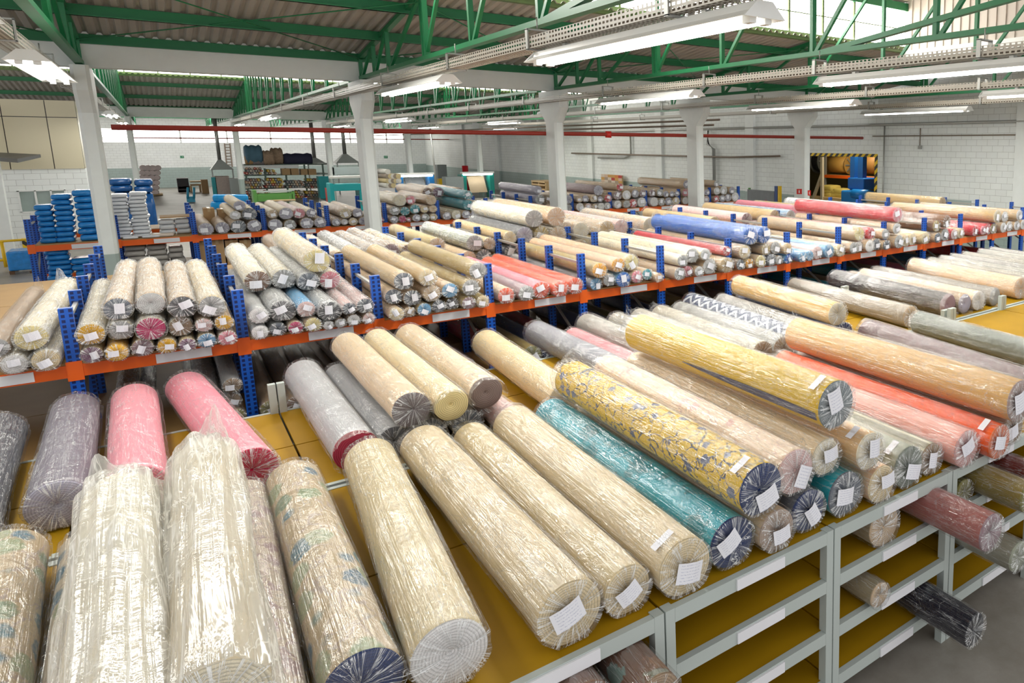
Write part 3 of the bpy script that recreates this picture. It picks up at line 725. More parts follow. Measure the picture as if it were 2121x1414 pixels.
GX = [-3.0, -1.81, -.62, .58, 1.67, 2.86, 4.06, 5.25, 6.44, 7.62, 8.81, 10.0, 11.2, 12.4, 13.6]
GT = Z(-2.31)
GL = [GT, Z(-2.63), Z(-2.98), Z(-3.33)]
def shelf_rack(label, xs, ya, yb, over, levels):
    t = thing('shelf_rack', label, 'shelving', (xs[0], ya, 0), 'pale grey shelving')
    for i, x in enumerate(xs):
        for q, y in enumerate((ya, yb)):
            for s_ in (-.032, .032):
                k = MB(); k.box((x + s_ - .027, y - .03, 0), (x + s_ + .027, y + .03, GT + over.get((i, q), .006))); k.build('post', GREYST, t)
    for d in levels:
        for i, (a, c) in enumerate(zip(xs[:-1], xs[1:])):
            for y, s_ in ((ya, -1), (yb, 1)):
                k = MB(); k.box((a + .06, y + s_ * .03, d - .075), (c - .06, y - s_ * .01, d + .004)); bm_ = k.build('shelf_beam', GREYST, t)
                if s_ < 0: fb_ = bm_
            k = MB(); k.box((a + .008, ya + .0, d - .02), (c - .008, (ya + yb) / 2 - .008, d)); k.box((a + .008, (ya + yb) / 2 + .008, d - .02), (c - .008, yb, d)); k.build('shelf_board', BOARD, t)
            if ya < 4:
                k = MB(); mid = (a + c) / 2 + .02; k.box((mid - .17, ya - .042, d - .068), (mid + .17, ya - .031, d - .003)); k.build('label_plate', LABELW, fb_)
    return t
shelf_rack('pale grey shelving along the aisle in front, with four mustard shelves', GX[:12], 2.85, 5.42, {(9, 1): .2, (10, 1): .2}, GL)
shelf_rack('second pale grey shelving set behind the first, its top full of rolls', GX, 5.52, 7.36, {(3, 1): .26, (9, 1): .2, (9, 0): .16}, GL[:2])

# ------------------------------------------------------------------ rolls of cloth
def rnd(seed): return random.Random(seed)
VISID = {}
def roll(label, A, B, r, body, end, wrap='c', pat=None, group='wrapped fabric rolls', tagged=True, ear=0., seed=0, hi=False, sag=.04, open_end=False, core=False, back_open=False, side_tag=False, eside=0, fold=False):
    """A: front end of the axis, B: back end; the roll lies along A->B"""
    R = rnd(seed * 7 + 13)
    A, B = Vector(A), Vector(B); d = (B - A); Ln = d.length; d.normalize()
    x = d.cross(Vector((0, 0, 1))).normalized(); up = x.cross(d).normalized()
    mid = (A + B) / 2
    t = thing('fabric_roll', label, 'fabric roll', (mid.x, mid.y, mid.z - r), group)
    VISID[t.name] = seed
    na = 40 if hi else 20; nl = 26 if hi else 7
    ph = R.uniform(0, 50)
    def prof(a, s):
        # out-of-round, flattened where it rests
        q = r * (1 - .012 + .03 * noise.noise(Vector((math.cos(a) * .7 + ph, math.sin(a) * .7, s * 1.3))))
        c_, s_ = math.cos(a), math.sin(a)
        z = q * s_
        if z < -r * (1 - sag): z = -r * (1 - sag)
        return q * c_, z
    k = MB(); i0 = 0
    rings = []
    for i in range(nl + 1):
        s = Ln * i / nl
        rings.append([A + d * s + x * prof(2 * PI * j / na, s)[0] + up * prof(2 * PI * j / na, s)[1] for j in range(na)])
    for rg in rings: k.v += [tuple(p) for p in rg]
    for i in range(nl):
        for j in range(na):
            a = i * na + j; b_ = i * na + (j + 1) % na
            k.f.append((a, b_, b_ + na, a + na)); k.mi.append(0); k.sm.append(True)
            u0, u1 = 2 * PI * r * j / na, 2 * PI * r * (j + 1) / na; v0, v1 = Ln * i / nl, Ln * (i + 1) / nl
            k.uv.append([(u0, v0), (u1, v0), (u1, v1), (u0, v1)])
    for which, rg, sg in ((0, rings[0], -1), (nl, rings[-1], 1)):
        o_ = A if sg < 0 else B
        base = len(k.v); fr = [(1., 0.), (.97, .006), (.5, .0), (.16, -.004)]
        for f, dz_ in fr: k.v += [tuple(o_ + (p - o_) * f + d * sg * dz_) for p in rg]
        k.v.append(tuple(o_ - d * sg * .02)); c_i = len(k.v) - 1
        uvp = [((p - o_).dot(x), (p - o_).dot(up)) for p in rg]
        for q in range(3):
            for j in range(na):
                j2 = (j + 1) % na; a, b_ = base + q * na + j, base + q * na + j2
                f0, f1 = fr[q][0], fr[q + 1][0]
                fc = (a, a + na, b_ + na, b_); uu = [(uvp[j][0] * f0, uvp[j][1] * f0), (uvp[j][0] * f1, uvp[j][1] * f1), (uvp[j2][0] * f1, uvp[j2][1] * f1), (uvp[j2][0] * f0, uvp[j2][1] * f0)]
                if sg > 0: fc, uu = fc[::-1], uu[::-1]
                k.f.append(fc); k.uv.append(uu); k.mi.append(1); k.sm.append(q != 0)
        for j in range(na):
            j2 = (j + 1) % na; fc = (base + 3 * na + j, c_i, base + 3 * na + j2); uu = [(uvp[j][0] * .16, uvp[j][1] * .16), (0, 0), (uvp[j2][0] * .16, uvp[j2][1] * .16)]
            if sg > 0: fc, uu = fc[::-1], uu[::-1]
            k.f.append(fc); k.uv.append(uu); k.mi.append(1); k.sm.append(False)
    clo = k.build('cloth', [fabric(body, pat, float(seed % 17) if pat else 0.), rolled_end(end)], t)
    # the polythene sleeve
    na2 = 72 if hi else 28; nl2 = 40 if hi else 9
    gap = .008 if hi else .009
    k = MB(); amp = (.034 if wrap == 'b' else .022 if wrap == 'w' else .014 if wrap == 'm' else .007) * (1.0 if hi else .6)
    rings = []
    ext0, ext1 = (.012, .03)
    n1_ = max(3, int(nl2 * .16))
    def wp(a, s):
        q = r + gap
        w_ = noise.noise(Vector((math.cos(a) * 3.5 + ph, math.sin(a) * 3.5, s * 1.1))) + (.2 if wrap == 'b' else .4) * noise.noise(Vector((math.cos(a) * 8 + ph, math.sin(a) * 8, s * 2.5)))
        q += amp * max(-.15, w_ * .9 + .25)
        c_, s_ = math.cos(a) * q, math.sin(a) * q
        if s_ < -r * (1 - sag) - .002: s_ = -r * (1 - sag) - .002
        return c_, s_
    sl = [-ext0 + (Ln + ext0 + ext1) * i / nl2 for i in range(nl2 + 1)]
    # front cap: pleats gathered to a knot (or an open, trailing mouth)
    caps = []
    pl = R.choice((13, 17, 19, 23)); kx, kz = R.uniform(-.12, .12) * r, R.uniform(-.12, .12) * r
    if not open_end:
        for f, dz_ in ((.06, -.020), (.25, -.004), (.55, .002), (.85, .004), (.97, .002)):
            rg = []
            for j in range(na2):
                a = 2 * PI * j / na2; c_, s_ = wp(a, 0)
                w_ = .012 * math.sin(a * pl + 2 * noise.noise(Vector((a * 2, ph, f)))) * (1 - f) * f * 3
                rg.append(A - d * (ext0 + dz_ * -1 * 0 + .010 + w_ - dz_ * -1) + x * (c_ * f + kx * (1 - f)) + up * (s_ * f + kz * (1 - f)))
            caps.append(rg)
    else:
        for e, f in ((.16, 1.05), (.10, 1.03), (.05, 1.02)):
            rg = []
            for j in range(na2):
                a = 2 * PI * j / na2; c_, s_ = wp(a, 0)
                rag = .05 * noise.noise(Vector((math.cos(a) * 1.5 + ph, math.sin(a) * 1.5, 3.)))
                rg.append(A - d * (e * (.5 + rag * 6)) + x * c_ * f + up * (s_ * f - (0 if s_ < 0 else e * .15)))
            caps.append(rg)
    for s in sl:
        rings.append([A + d * s + x * wp(2 * PI * j / na2, s)[0] + up * wp(2 * PI * j / na2, s)[1] for j in range(na2)])
    backs = []
    # rounded, crumpled back end; a slack corner of the bag may stand up behind it
    dl = .05 + .9 * ear * (1 if hi else .6)
    for f, e_ in ((.97, .25), (.88, .55), (.68, .82), (.4, .96), (.08, 1.)):
        rg = []
        for j in range(na2):
            a = 2 * PI * j / na2; c_, s_ = wp(a, Ln)
            w_ = noise.noise(Vector((c_ * 9, s_ * 9, ph + f * 2)))
            rg.append(B + d * (ext1 + dl * e_ * (1 + .35 * w_)) + x * c_ * f * (1 + .08 * w_) + up * (s_ * f + (.06 * w_ + .25 * (1 - f)) * r))
        backs.append(rg)
    allr = caps + rings + backs
    for rg in allr: k.v += [tuple(p) for p in rg]
    vv = []; acc = 0.
    for i, rg in enumerate(allr):
        if i: acc += (allr[i][0] - allr[i - 1][0]).length
        vv.append(acc)
    for i in range(len(allr) - 1):
        for j in range(na2):
            a = i * na2 + j; b_ = i * na2 + (j + 1) % na2
            k.f.append((a, b_, b_ + na2, a + na2)); k.mi.append(1 if i < len(caps) - 1 and not open_end else 0); k.sm.append(True)
            u0, u1 = 2 * PI * r * j / na2, 2 * PI * r * (j + 1) / na2
            k.uv.append([(u0, vv[i]), (u1, vv[i]), (u1, vv[i + 1]), (u0, vv[i + 1])])
    if ear > 0:
        sd = eside or R.choice((-1, 1)); nu, nw = 12, 6; base = len(k.v)
        for q in range(nw):
            e_ = q / (nw - 1)
            for i in range(nu):
                u_ = -1 + 2 * i / (nu - 1); pk = math.exp(-((u_ * sd - .35) / .5) ** 2)
                w_ = noise.noise(Vector((u_ * 2.5 + ph, e_ * 2, 7.)))
                k.v.append(tuple(B + d * (ext1 + .02 + .05 * e_ + .05 * w_ * e_ + .03 * math.sin(u_ * 6 + ph)) + x * (u_ * r * .85 * (1 - .35 * e_) + sd * .25 * r * e_) + up * (r * math.sqrt(max(.05, 1 - (u_ * .85) ** 2)) * .93 + ear * e_ * (.22 + .9 * pk) * (1 + .3 * w_))))
        for q in range(nw - 1):
            for i in range(nu - 1):
                a = base + q * nu + i; k.f.append((a, a + 1, a + nu + 1, a + nu)); k.mi.append(0); k.sm.append(True)
                k.uv.append([(i * .03, q * .05), (i * .03 + .03, q * .05), (i * .03 + .03, q * .05 + .05), (i * .03, q * .05 + .05)])
    slv = k.build('plastic_sleeve', [WRAPS[wrap], GATHER], t)
    # paper ticket under / on the sleeve
    if tagged:
        k = MB(); sx_, sz_ = min(.085, r * .48), min(.062, r * .36); an = R.uniform(-.5, .5); ox, oz = R.uniform(-.3, .3) * r, R.uniform(-.3, .3) * r
        if R.random() < .3: sx_, sz_ = sz_, sx_
        ex = x * math.cos(an) + up * math.sin(an); ez = up * math.cos(an) - x * math.sin(an)
        o_ = A - d * (ext0 + .034) + x * ox + up * oz
        ns = 3
        for q in range(ns):
            a0, a1 = -1 + 2 * q / ns, -1 + 2 * (q + 1) / ns
            bend = lambda u: d * (.012 * u * u)
            k.quad([o_ + ex * sx_ * a0 * -1 - ez * sz_ + bend(a0), o_ + ex * sx_ * a1 * -1 - ez * sz_ + bend(a1), o_ + ex * sx_ * a1 * -1 + ez * sz_ + bend(a1), o_ + ex * sx_ * a0 * -1 + ez * sz_ + bend(a0)], 0,
                   [(q / ns, 0), ((q + 1) / ns, 0), ((q + 1) / ns, 1), (q / ns, 1)])
        k.build('paper_ticket', PAPER, slv)
    if fold:
        k = MB(); ns = 24; f_ = []
        for q in range(ns + 1):
            s = .02 + (Ln * .62) * q / ns; wd = .20 * math.sin(PI * min(1., (1 - q / ns) * .62 + .04)); a0 = PI * 1.10 - .12 * q / ns
            f_.append([A + d * s + x * (r + .005) * math.cos(a) + up * (r + .005) * math.sin(a) for a in (a0 - wd, a0, a0 + wd)])
        for a, c in zip(f_[:-1], f_[1:]):
            for j in (0, 1): k.quad([a[j], c[j], c[j + 1], a[j + 1]], 0, None, True)
        o = k.build('dark_fold', fabric((.04, .045, .10)), clo); o['label'] = 'navy fold'
    if side_tag:
        k = MB(); a0 = PI * .78; o_ = A + d * .06
        def sp(a, s): return o_ + d * s + x * (r + .02) * math.cos(a) + up * (r + .02) * math.sin(a)
        k.quad([sp(a0, 0), sp(a0, .05), sp(a0 - .75, .05), sp(a0 - .75, 0)], 0, [(0, 0), (0, 1), (1, 1), (1, 0)]); k.build('side_ticket', PAPER, slv)
    if core:
        k = MB(); k.tube([A - d * .008, A + d * .1], .028, 14); k.build('cardboard_core', CARD, t)
    return t

COLS = {
 'cr': ('cream', (.76, .62, .39)), 'iv': ('ivory', (.82, .74, .57)), 'wh': ('white', (.82, .80, .80)), 'be': ('beige', (.64, .48, .32)), 'sa': ('sand', (.60, .44, .24)),
 'ta': ('taupe', (.36, .25, .16)), 'br': ('brown', (.24, .13, .08)), 'kh': ('khaki', (.44, .33, .13)), 'sl': ('slate', (.16, .18, .22)), 'gr': ('grey', (.40, .40, .40)), 'lg': ('pale grey', (.60, .60, .60)),
 'dg': ('dark grey', (.12, .12, .13)), 'pu': ('plum', (.22, .10, .18)), 'ma': ('magenta', (.48, .03, .13)), 'pk': ('pink', (.80, .26, .33)), 'pp': ('pale pink', (.78, .55, .53)), 'rd': ('red', (.62, .05, .07)),
 'co': ('coral', (.86, .13, .06)), 'or': ('orange', (.84, .40, .03)), 'ye': ('yellow', (.80, .44, .01)), 'ly': ('pale yellow', (.80, .68, .32)), 'bl': ('blue', (.02, .13, .48)), 'lb': ('light blue', (.16, .38, .62)), 'nv': ('navy', (.03, .05, .15)),
 'te': ('teal', (.03, .34, .42)), 'mv': ('mauve', (.34, .23, .26)), 'lv': ('lavender', (.42, .40, .50)), 'pe': ('peach', (.76, .52, .35)), 'gg': ('grey-green', (.34, .36, .28)), 'bk': ('black', (.012, .012, .02)), 'ol': ('olive', (.25, .23, .08)),
}
CV = {'4': (0, 380, 2.9465), '5': (700, 380, 2.9465), '6': (1400, 380, 2.942), '7': (80, 560, 4.079)}
def px_scale(P):
    a = px(P); b_ = px(P + Vector((.1, 0, 0))); c = px(P + Vector((0, 0, .1)))
    h_, v_ = math.hypot(b_[0] - a[0], b_[1] - a[1]) * 10, math.hypot(c[0] - a[0], c[1] - a[1]) * 10
    return .7 * h_ + .3 * v_ if h_ > v_ else .3 * h_ + .7 * v_
UNSEEN = set([1000, 2005, 4000, 4001, 4003, 4005, 4006, 4007, 4008, 4014, 4015, 4023, 4033, 4037, 4038, 4039, 4040, 4042, 4043, 4044, 4046, 4051, 4052, 4053, 4056, 4057, 4059, 4060, 4063, 4065, 4066, 6019, 6041, 6048, 6051, 7000, 7001, 7002, 7003, 7004, 7005, 7006, 7007, 7008, 7009, 7010, 7011, 7012, 7013, 7014, 7015, 7016, 7017, 7018, 7019, 7020, 7021, 7022, 7023, 7024])
MERGE = set([1083, 1099, 1105, 1113, 1122, 1123, 1124, 1125, 2000, 2001, 2002, 2014, 2027, 2028, 2034, 2036, 4004, 4022, 4030, 4031, 4032, 4047, 4048, 4058, 4062, 4064, 4067, 4068, 4069, 4070, 6016, 6017, 6018, 6020, 6024, 6025, 6027, 6028, 6032, 6033, 6040, 6043, 6047, 6049, 6050, 6052, 6053, 6055, 6056, 6058, 6059, 6060, 6061, 6062, 6063, 6064, 6066, 6067, 6070, 6071, 6076, 6079, 6080, 6081, 6084, 6085, 6086, 6087, 6088, 6089, 6091, 6093, 6094, 6095, 6096, 6098, 6099])
MERGED = []
def rack_row(text, Yf, deck, length, xs, where, bay0, body_default, seed0, tag_p=1., lab_noun='wrapped roll'):
    """text: lines 'zoom layer: x y r end[/body][wrap] ...'; ends of the rolls seen from the front"""
    items = []
    for line in text.strip().splitlines():
        hd, rest = line.split(':'); z_, layer = hd.split()[:2]; dy = float(hd.split()[2]) if len(hd.split()) > 2 else 0.
        ox, oy, s = CV[z_]
        for tok in rest.split(';'):
            tok = tok.split()
            if not tok: continue
            X, Yp, rp, c = float(tok[0]), float(tok[1]), float(tok[2]), tok[3]
            P = at(ox + X / s, oy + Yp / s, Y=Yf + dy)
            r = rp / s / px_scale(P)
            bits = c.split('/'); e = bits[0]; bo = bits[1] if len(bits) > 1 and bits[1] else None; wr = bits[2] if len(bits) > 2 else None
            items.append(dict(x=P.x, z=P.z, r=max(.055, min(.17, r)), e=e, b=bo, w=wr, l=int(layer), dy=dy))
    # keep bottom rolls between the uprights and side by side
    out = []
    bays = {}
    for it in items:
        k = max(0, min(len(xs) - 2, int((it['x'] - xs[0]) // DXR))); it['k'] = k
        bays.setdefault(k, []).append(it)
    for k, its in sorted(bays.items()):
        lo, hi = xs[k] + .055, xs[k + 1] - .055
        base = sorted([i for i in its if i['l'] == 0], key=lambda i: i['x'])
        tot = sum(2 * i['r'] + .017 for i in base)
        if tot > hi - lo:
            for i in base: i['r'] *= (hi - lo -  .017 * len(base)) / (tot -  .017 * len(base))
        for _ in range(60):
            for i in base: i['x'] = min(max(i['x'], lo + i['r'] + .004), hi - i['r'] - .004)
            for a, c in zip(base[:-1], base[1:]):
                g_ = a['r'] + c['r'] + .017 - (c['x'] - a['x'])
                if g_ > 0: a['x'] -= g_ / 2; c['x'] += g_ / 2
        for l in (1, 2, 3):
            up_ = sorted([i for i in its if i['l'] == l], key=lambda i: i['x'])
            tot = sum(2 * i['r'] + .017 for i in up_)
            if tot > hi - lo:
                for i in up_: i['r'] *= (hi - lo -  .017 * len(up_)) / (tot -  .017 * len(up_))
            for _ in range(60):
                for i in up_: i['x'] = min(max(i['x'], lo + i['r'] + .004), hi - i['r'] - .004)
                for a, c in zip(up_[:-1], up_[1:]):
                    g_ = a['r'] + c['r'] + .017 - (c['x'] - a['x'])
                    if g_ > 0: a['x'] -= g_ / 2; c['x'] += g_ / 2
        placed = []
        for l in range(4):
            lay_ = [i for i in its if i['l'] == l]
            for i in sorted(lay_, key=lambda i: i['z']):
                z = deck + i['r']
                for p in placed:
                    D = i['r'] + p['r'] + .017; dx = abs(i['x'] - p['x'])
                    if dx < D: z = max(z, p['z'] + math.sqrt(D * D - dx * dx))
                i['z'] = z; placed.append(i)
        for l in range(4):
            ll = sorted([i for i in its if i['l'] == l], key=lambda i: i['x'])
            for n_, i in enumerate(ll):
                i['n'] = n_; out.append(i)
    for q, i in enumerate(out): i['q'] = q
    seen = {}
    for i in out:
        if seed0 + i['q'] in UNSEEN: continue
        i['n'] = seen[(i['k'], i['l'])] = seen.get((i['k'], i['l']), -1) + 1
    lay = ['bottom', 'second', 'top', 'topmost']
    for q, i in enumerate(out):
        R = rnd(seed0 + q); ec = COLS[i['e']]; bc = COLS[i['b']] if i['b'] else COLS[body_default[q % len(body_default)]]
        if seed0 + q in UNSEEN: continue
        desc = ec[0] if not i['b'] or i['b'] == i['e'] else '%s-ended %s' % (ec[0].replace(' ', '-'), bc[0])
        lb = '%s %s, %s along in %s layer, %s bay of %s' % (desc, lab_noun, ORD[i['n']], lay[i['l']], ORD[max(0, i['k'] + bay0)], where)
        ln = length * R.uniform(.94, 1.05); yaw = R.uniform(-.012, .012)
        A = Vector((i['x'], Yf + i['dy'] + R.uniform(-.06, .05), i['z'])); B = A + Vector((yaw * ln, ln, 0))
        sh = R.uniform(.9, 1.1); f = lambda c: tuple(min(.9, v * sh) for v in c)
        o_ = roll(lb, A, B, i['r'], f(bc[1]), f(ec[1]), i['w'] or R.choice('mmcw' if seed0 < 3000 else 'mcc'), seed=seed0 + q, tagged=R.random() < tag_p, group='rolls on ' + where, ear=(.12 if (i['l'] > 0 and R.random() < .25) else 0.))
        if seed0 + q in MERGE: MERGED.append(o_)

NEAR = '''
4 0: 40 1060 62 cr/iv/w; 165 1070 78 wh/iv/w; 342 1040 82 cr/iv/w
4 1: 195 975 98 ly/iv/w; -40 960 80 gr/ta/m
7 0: 425 670 108 pu/cr/m; 640 655 112 ye/ye/m; 868 650 108 mv/cr/m; 1082 600 95 ye/cr/m; 1262 590 80 pu/cr/m; 1437 543 90 lb/cr/m; 1622 530 88 pk/be/m
7 1: 435 490 122 ye/iv/w; 668 495 108 gr/iv/w; 897 475 132 ma/iv/w; 1150 450 105 ta/iv/w; 1330 450 76 pp/be/m; 1545 380 80 ye/be/m
7 2: 660 270 115 sl/be/w; 1000 320 112 lg/be/w; 1222 285 106 dg/be/w; 1420 365 104 gr/cr/w
4 0: 1560 895 64 wh/gr/c; 1690 890 60 sl/gr/m; 1800 865 55 ma/be/m; 1912 845 62 ly/be/m; 2014 855 38 wh/wh/m; 2085 830 40 lg/be/m
4 1: 1625 805 58 wh/gr/m; 1735 745 72 dg/gr/w; 1830 770 55 pp/lb/m; 1990 775 64 dg/gr/w; 2080 745 40 sl/pp/w
4 2 .8: 1617 470 74 br/iv/w; 1710 430 66 gr/iv/w; 1830 450 60 sl/lg/w; 1985 480 60 pk/iv/w
4 3 .8: 1920 385 76 ly/cr/w
5 0: 45 815 50 wh/be/m; 185 800 46 pp/be/m
5 1: 80 700 50 sl/pp/w
5 0: 310 765 55 cr/be/m; 380 790 40 be/be/m; 460 770 50 lb/kh/m; 555 755 48 sl/kh/m; 650 740 44 dg/kh/m; 735 720 46 mv/kh/m; 880 715 46 cr/kh/m
5 1: 300 650 50 sl/be/m; 400 700 50 sl/be/m; 485 670 52 be/be/m; 590 670 48 lb/be/m; 805 670 50 gr/kh/m
5 2: 400 590 56 sl/sa/m; 540 600 52 cr/sa/m; 865 605 52 gr/kh/c
5 0: 985 685 50 co/be/m; 1185 650 46 gr/mv/m; 1290 650 50 co/pk/m; 1385 645 46 co/co/m; 1458 630 48 co/co/m
5 0: 1535 620 40 lb/gr/m; 1605 610 40 gr/be/m; 1700 605 50 bl/lb/m; 1760 585 40 pk/be/m; 1820 575 36 te/be/m; 1880 595 30 pe/be/m
5 1: 1567 545 45 or/kh/m; 1715 515 42 or/pe/m; 1795 520 46 ly/pe/m
6 0: 15 550 36 gr/be/m; 75 530 32 pk/rd/m; 130 525 30 lg/be/m; 212 520 46 lg/be/m; 302 515 44 sa/sa/m
6 1: 110 440 42 gr/iv/m; 155 435 34 lg/iv/m; 40 470 34 gr/iv/m
6 0: 370 505 32 sl/be/m; 435 500 30 or/cr/m; 512 480 38 ly/be/m; 620 475 36 sl/sl/m; 668 470 27 lg/be/m
6 1: 350 440 27 rd/rd/m; 420 455 40 cr/be/m; 550 430 32 kh/be/m; 612 420 36 gr/be/m; 690 415 32 sa/be/m
6 2: 455 395 48 bl/bl/m; 540 380 46 bl/bl/m
6 0: 710 460 26 bl/lb/m; 758 440 30 lb/lb/m; 802 435 30 lb/lb/m; 870 430 38 pp/pp/m; 936 410 40 lb/lb/m
6 0: 1025 405 36 cr/cr/m; 1100 395 32 gr/be/m; 1150 390 30 wh/be/m; 1205 390 34 wh/be/m
6 1: 1112 320 38 ly/be/m; 1190 315 32 rd/rd/m
6 0: 1255 375 32 sl/be/m; 1300 370 27 sl/be/m; 1340 355 36 gr/be/m; 1388 350 30 cr/cr/m
6 1: 1280 310 28 gr/be/m; 1340 305 30 lg/be/m
6 2: 1320 245 40 pk/rd/m
6 0: 1450 355 32 cr/cr/m; 1520 350 34 cr/cr/m; 1565 335 27 sl/be/m; 1640 330 34 gr/be/m
6 1: 1590 280 30 kh/br/m; 1635 262 34 br/br/m
6 0: 1730 315 28 pp/rd/m; 1770 310 28 cr/cr/m; 1825 305 28 rd/rd/m; 1868 300 24 pk/rd/m
6 0: 1895 300 30 rd/rd/m; 1950 295 28 kh/rd/m; 1995 285 27 wh/be/m; 2040 280 27 wh/be/m
6 1: 1945 245 34 cr/sa/m; 2010 250 28 wh/be/m; 2080 262 28 wh/be/m
6 0: 2085 280 26 wh/be/m; 2130 275 26 wh/be/m
'''
rack_row(NEAR, 8.42, T1, 2.75, xs_f, 'near rack', -1, ['be', 'ta', 'sa', 'gr', 'cr'], 1000, .93)
LOWN = '''
7 0: 590 1010 85 ta/ta/m; 1330 1050 60 ta/gr/m; 1700 1110 75 ol/ta/m
7 1: 640 890 85 ta/ta/w; 815 900 62 ye/lv/w; 1560 1050 72 ta/gr/w; 1520 940 40 lg/gr/m
7 2: 1500 830 95 gr/gr/w; 1685 910 75 ta/gr/m
4 0: 1600 1310 58 ol/ta/c; 1800 1230 60 br/ta/m; 1950 1190 50 mv/ta/m; 2060 1190 45 dg/ta/c
5 0: 180 1010 60 ta/ta/m; 620 960 60 ol/ta/c; 770 940 60 mv/mv/c; 1000 900 60 rd/rd/c; 1100 880 60 ol/kh/c; 1240 850 60 nv/nv/c; 1400 830 55 rd/rd/c; 1700 780 50 be/nv/c; 1790 735 45 ly/nv/m; 1900 760 40 ly/ol/c
6 0: 60 660 45 nv/nv/c; 300 640 45 mv/kh/c; 520 600 45 br/br/c; 640 590 40 mv/br/c; 800 560 40 rd/rd/c; 900 540 40 ta/dg/c; 1050 520 40 te/te/c; 1150 490 36 be/ta/c; 1370 470 38 te/te/c; 1480 440 34 sa/ta/c; 1580 425 36 rd/pk/c; 1660 410 32 gr/sl/c; 1790 385 36 lb/lb/c; 1860 400 30 ta/ta/c; 2100 350 34 pk/rd/m
'''
rack_row(LOWN, 8.5, T0, 2.7, xs_f, 'near rack lower deck', -1, ['ta', 'mv', 'br'], 2000, .8, 'roll')
# second row of rolls, behind the first, on the middle and third racks
REAR = '''
5 0: -200 520 50 ta/ta/m; -120 500 50 ta/gr/m; -30 480 50 ta/ta/m; 60 470 50 ta/sa/w; 170 470 50 be/ta/w; 260 470 50 ta/ta/w; 350 480 50 gr/ta/w
5 1: -260 440 52 ta/ta/m; -150 430 52 gr/ta/w; -60 430 52 ta/sa/w; 50 420 52 ta/gr/w; 160 420 55 ta/ta/w; 300 430 55 mv/ta/w; 460 470 45 br/sa/w
5 0: 560 490 50 sa/kh/m; 660 480 48 be/be/m; 760 470 48 pe/be/m; 850 470 45 sl/sa/m
5 1: 610 420 48 be/kh/m; 900 440 48 gr/gg/w; 960 460 36 be/sa/m; 1000 430 40 cr/sa/m
5 0: 1050 440 50 dg/dg/m; 1140 440 50 sl/dg/m; 1230 430 50 ol/kh/m
5 1: 1110 370 50 lv/dg/m; 1250 410 46 kh/kh/m; 1310 360 52 be/iv/w
5 2: 1360 310 55 pe/pe/m; 1200 330 52 gr/iv/w
5 0: 1440 420 46 be/iv/w; 1530 400 46 be/iv/m; 1640 400 44 kh/kh/m; 1740 390 44 be/be/m; 1840 380 42 ta/sa/m; 1930 380 40 rd/pk/m; 2020 370 40 sa/ta/m
5 1: 1490 350 48 iv/be/w; 1690 350 46 sa/be/w; 1780 340 44 pp/pp/m; 1900 330 46 iv/be/w
6 0: 60 320 36 be/sa/m; 130 320 36 kh/kh/m; 200 310 36 mv/mv/m; 300 300 36 be/be/m; 380 300 34 sa/kh/m; 480 295 34 be/be/m; 570 290 34 pp/mv/m; 660 290 32 lg/lg/m; 760 285 32 be/sa/m; 860 280 32 kh/ta/m; 960 275 32 be/be/m
6 1: 240 270 36 sa/sa/m; 430 265 34 mv/pp/m; 620 260 34 sa/sa/m; 700 250 32 lg/lb/w; 820 245 32 rd/pk/m; 930 240 30 br/kh/m
6 0: 1060 270 30 lb/lg/w; 1160 265 30 rd/pk/m; 1250 260 30 be/sa/m; 1350 255 30 kh/sa/m; 1460 250 30 br/br/m; 1560 245 28 sa/sa/m; 1680 240 28 be/be/m; 1800 235 28 sa/be/m; 1900 230 28 be/sa/m; 2020 225 26 be/be/m
6 1: 1120 215 32 wh/wh/w; 1210 200 32 wh/wh/w; 1400 215 30 kh/br/m; 1750 205 28 sa/sa/m
'''
rack_row(REAR, 11.5, T1, 2.55, xs_f, 'middle rack', -1, ['ta', 'sa', 'be'], 4000, .3)
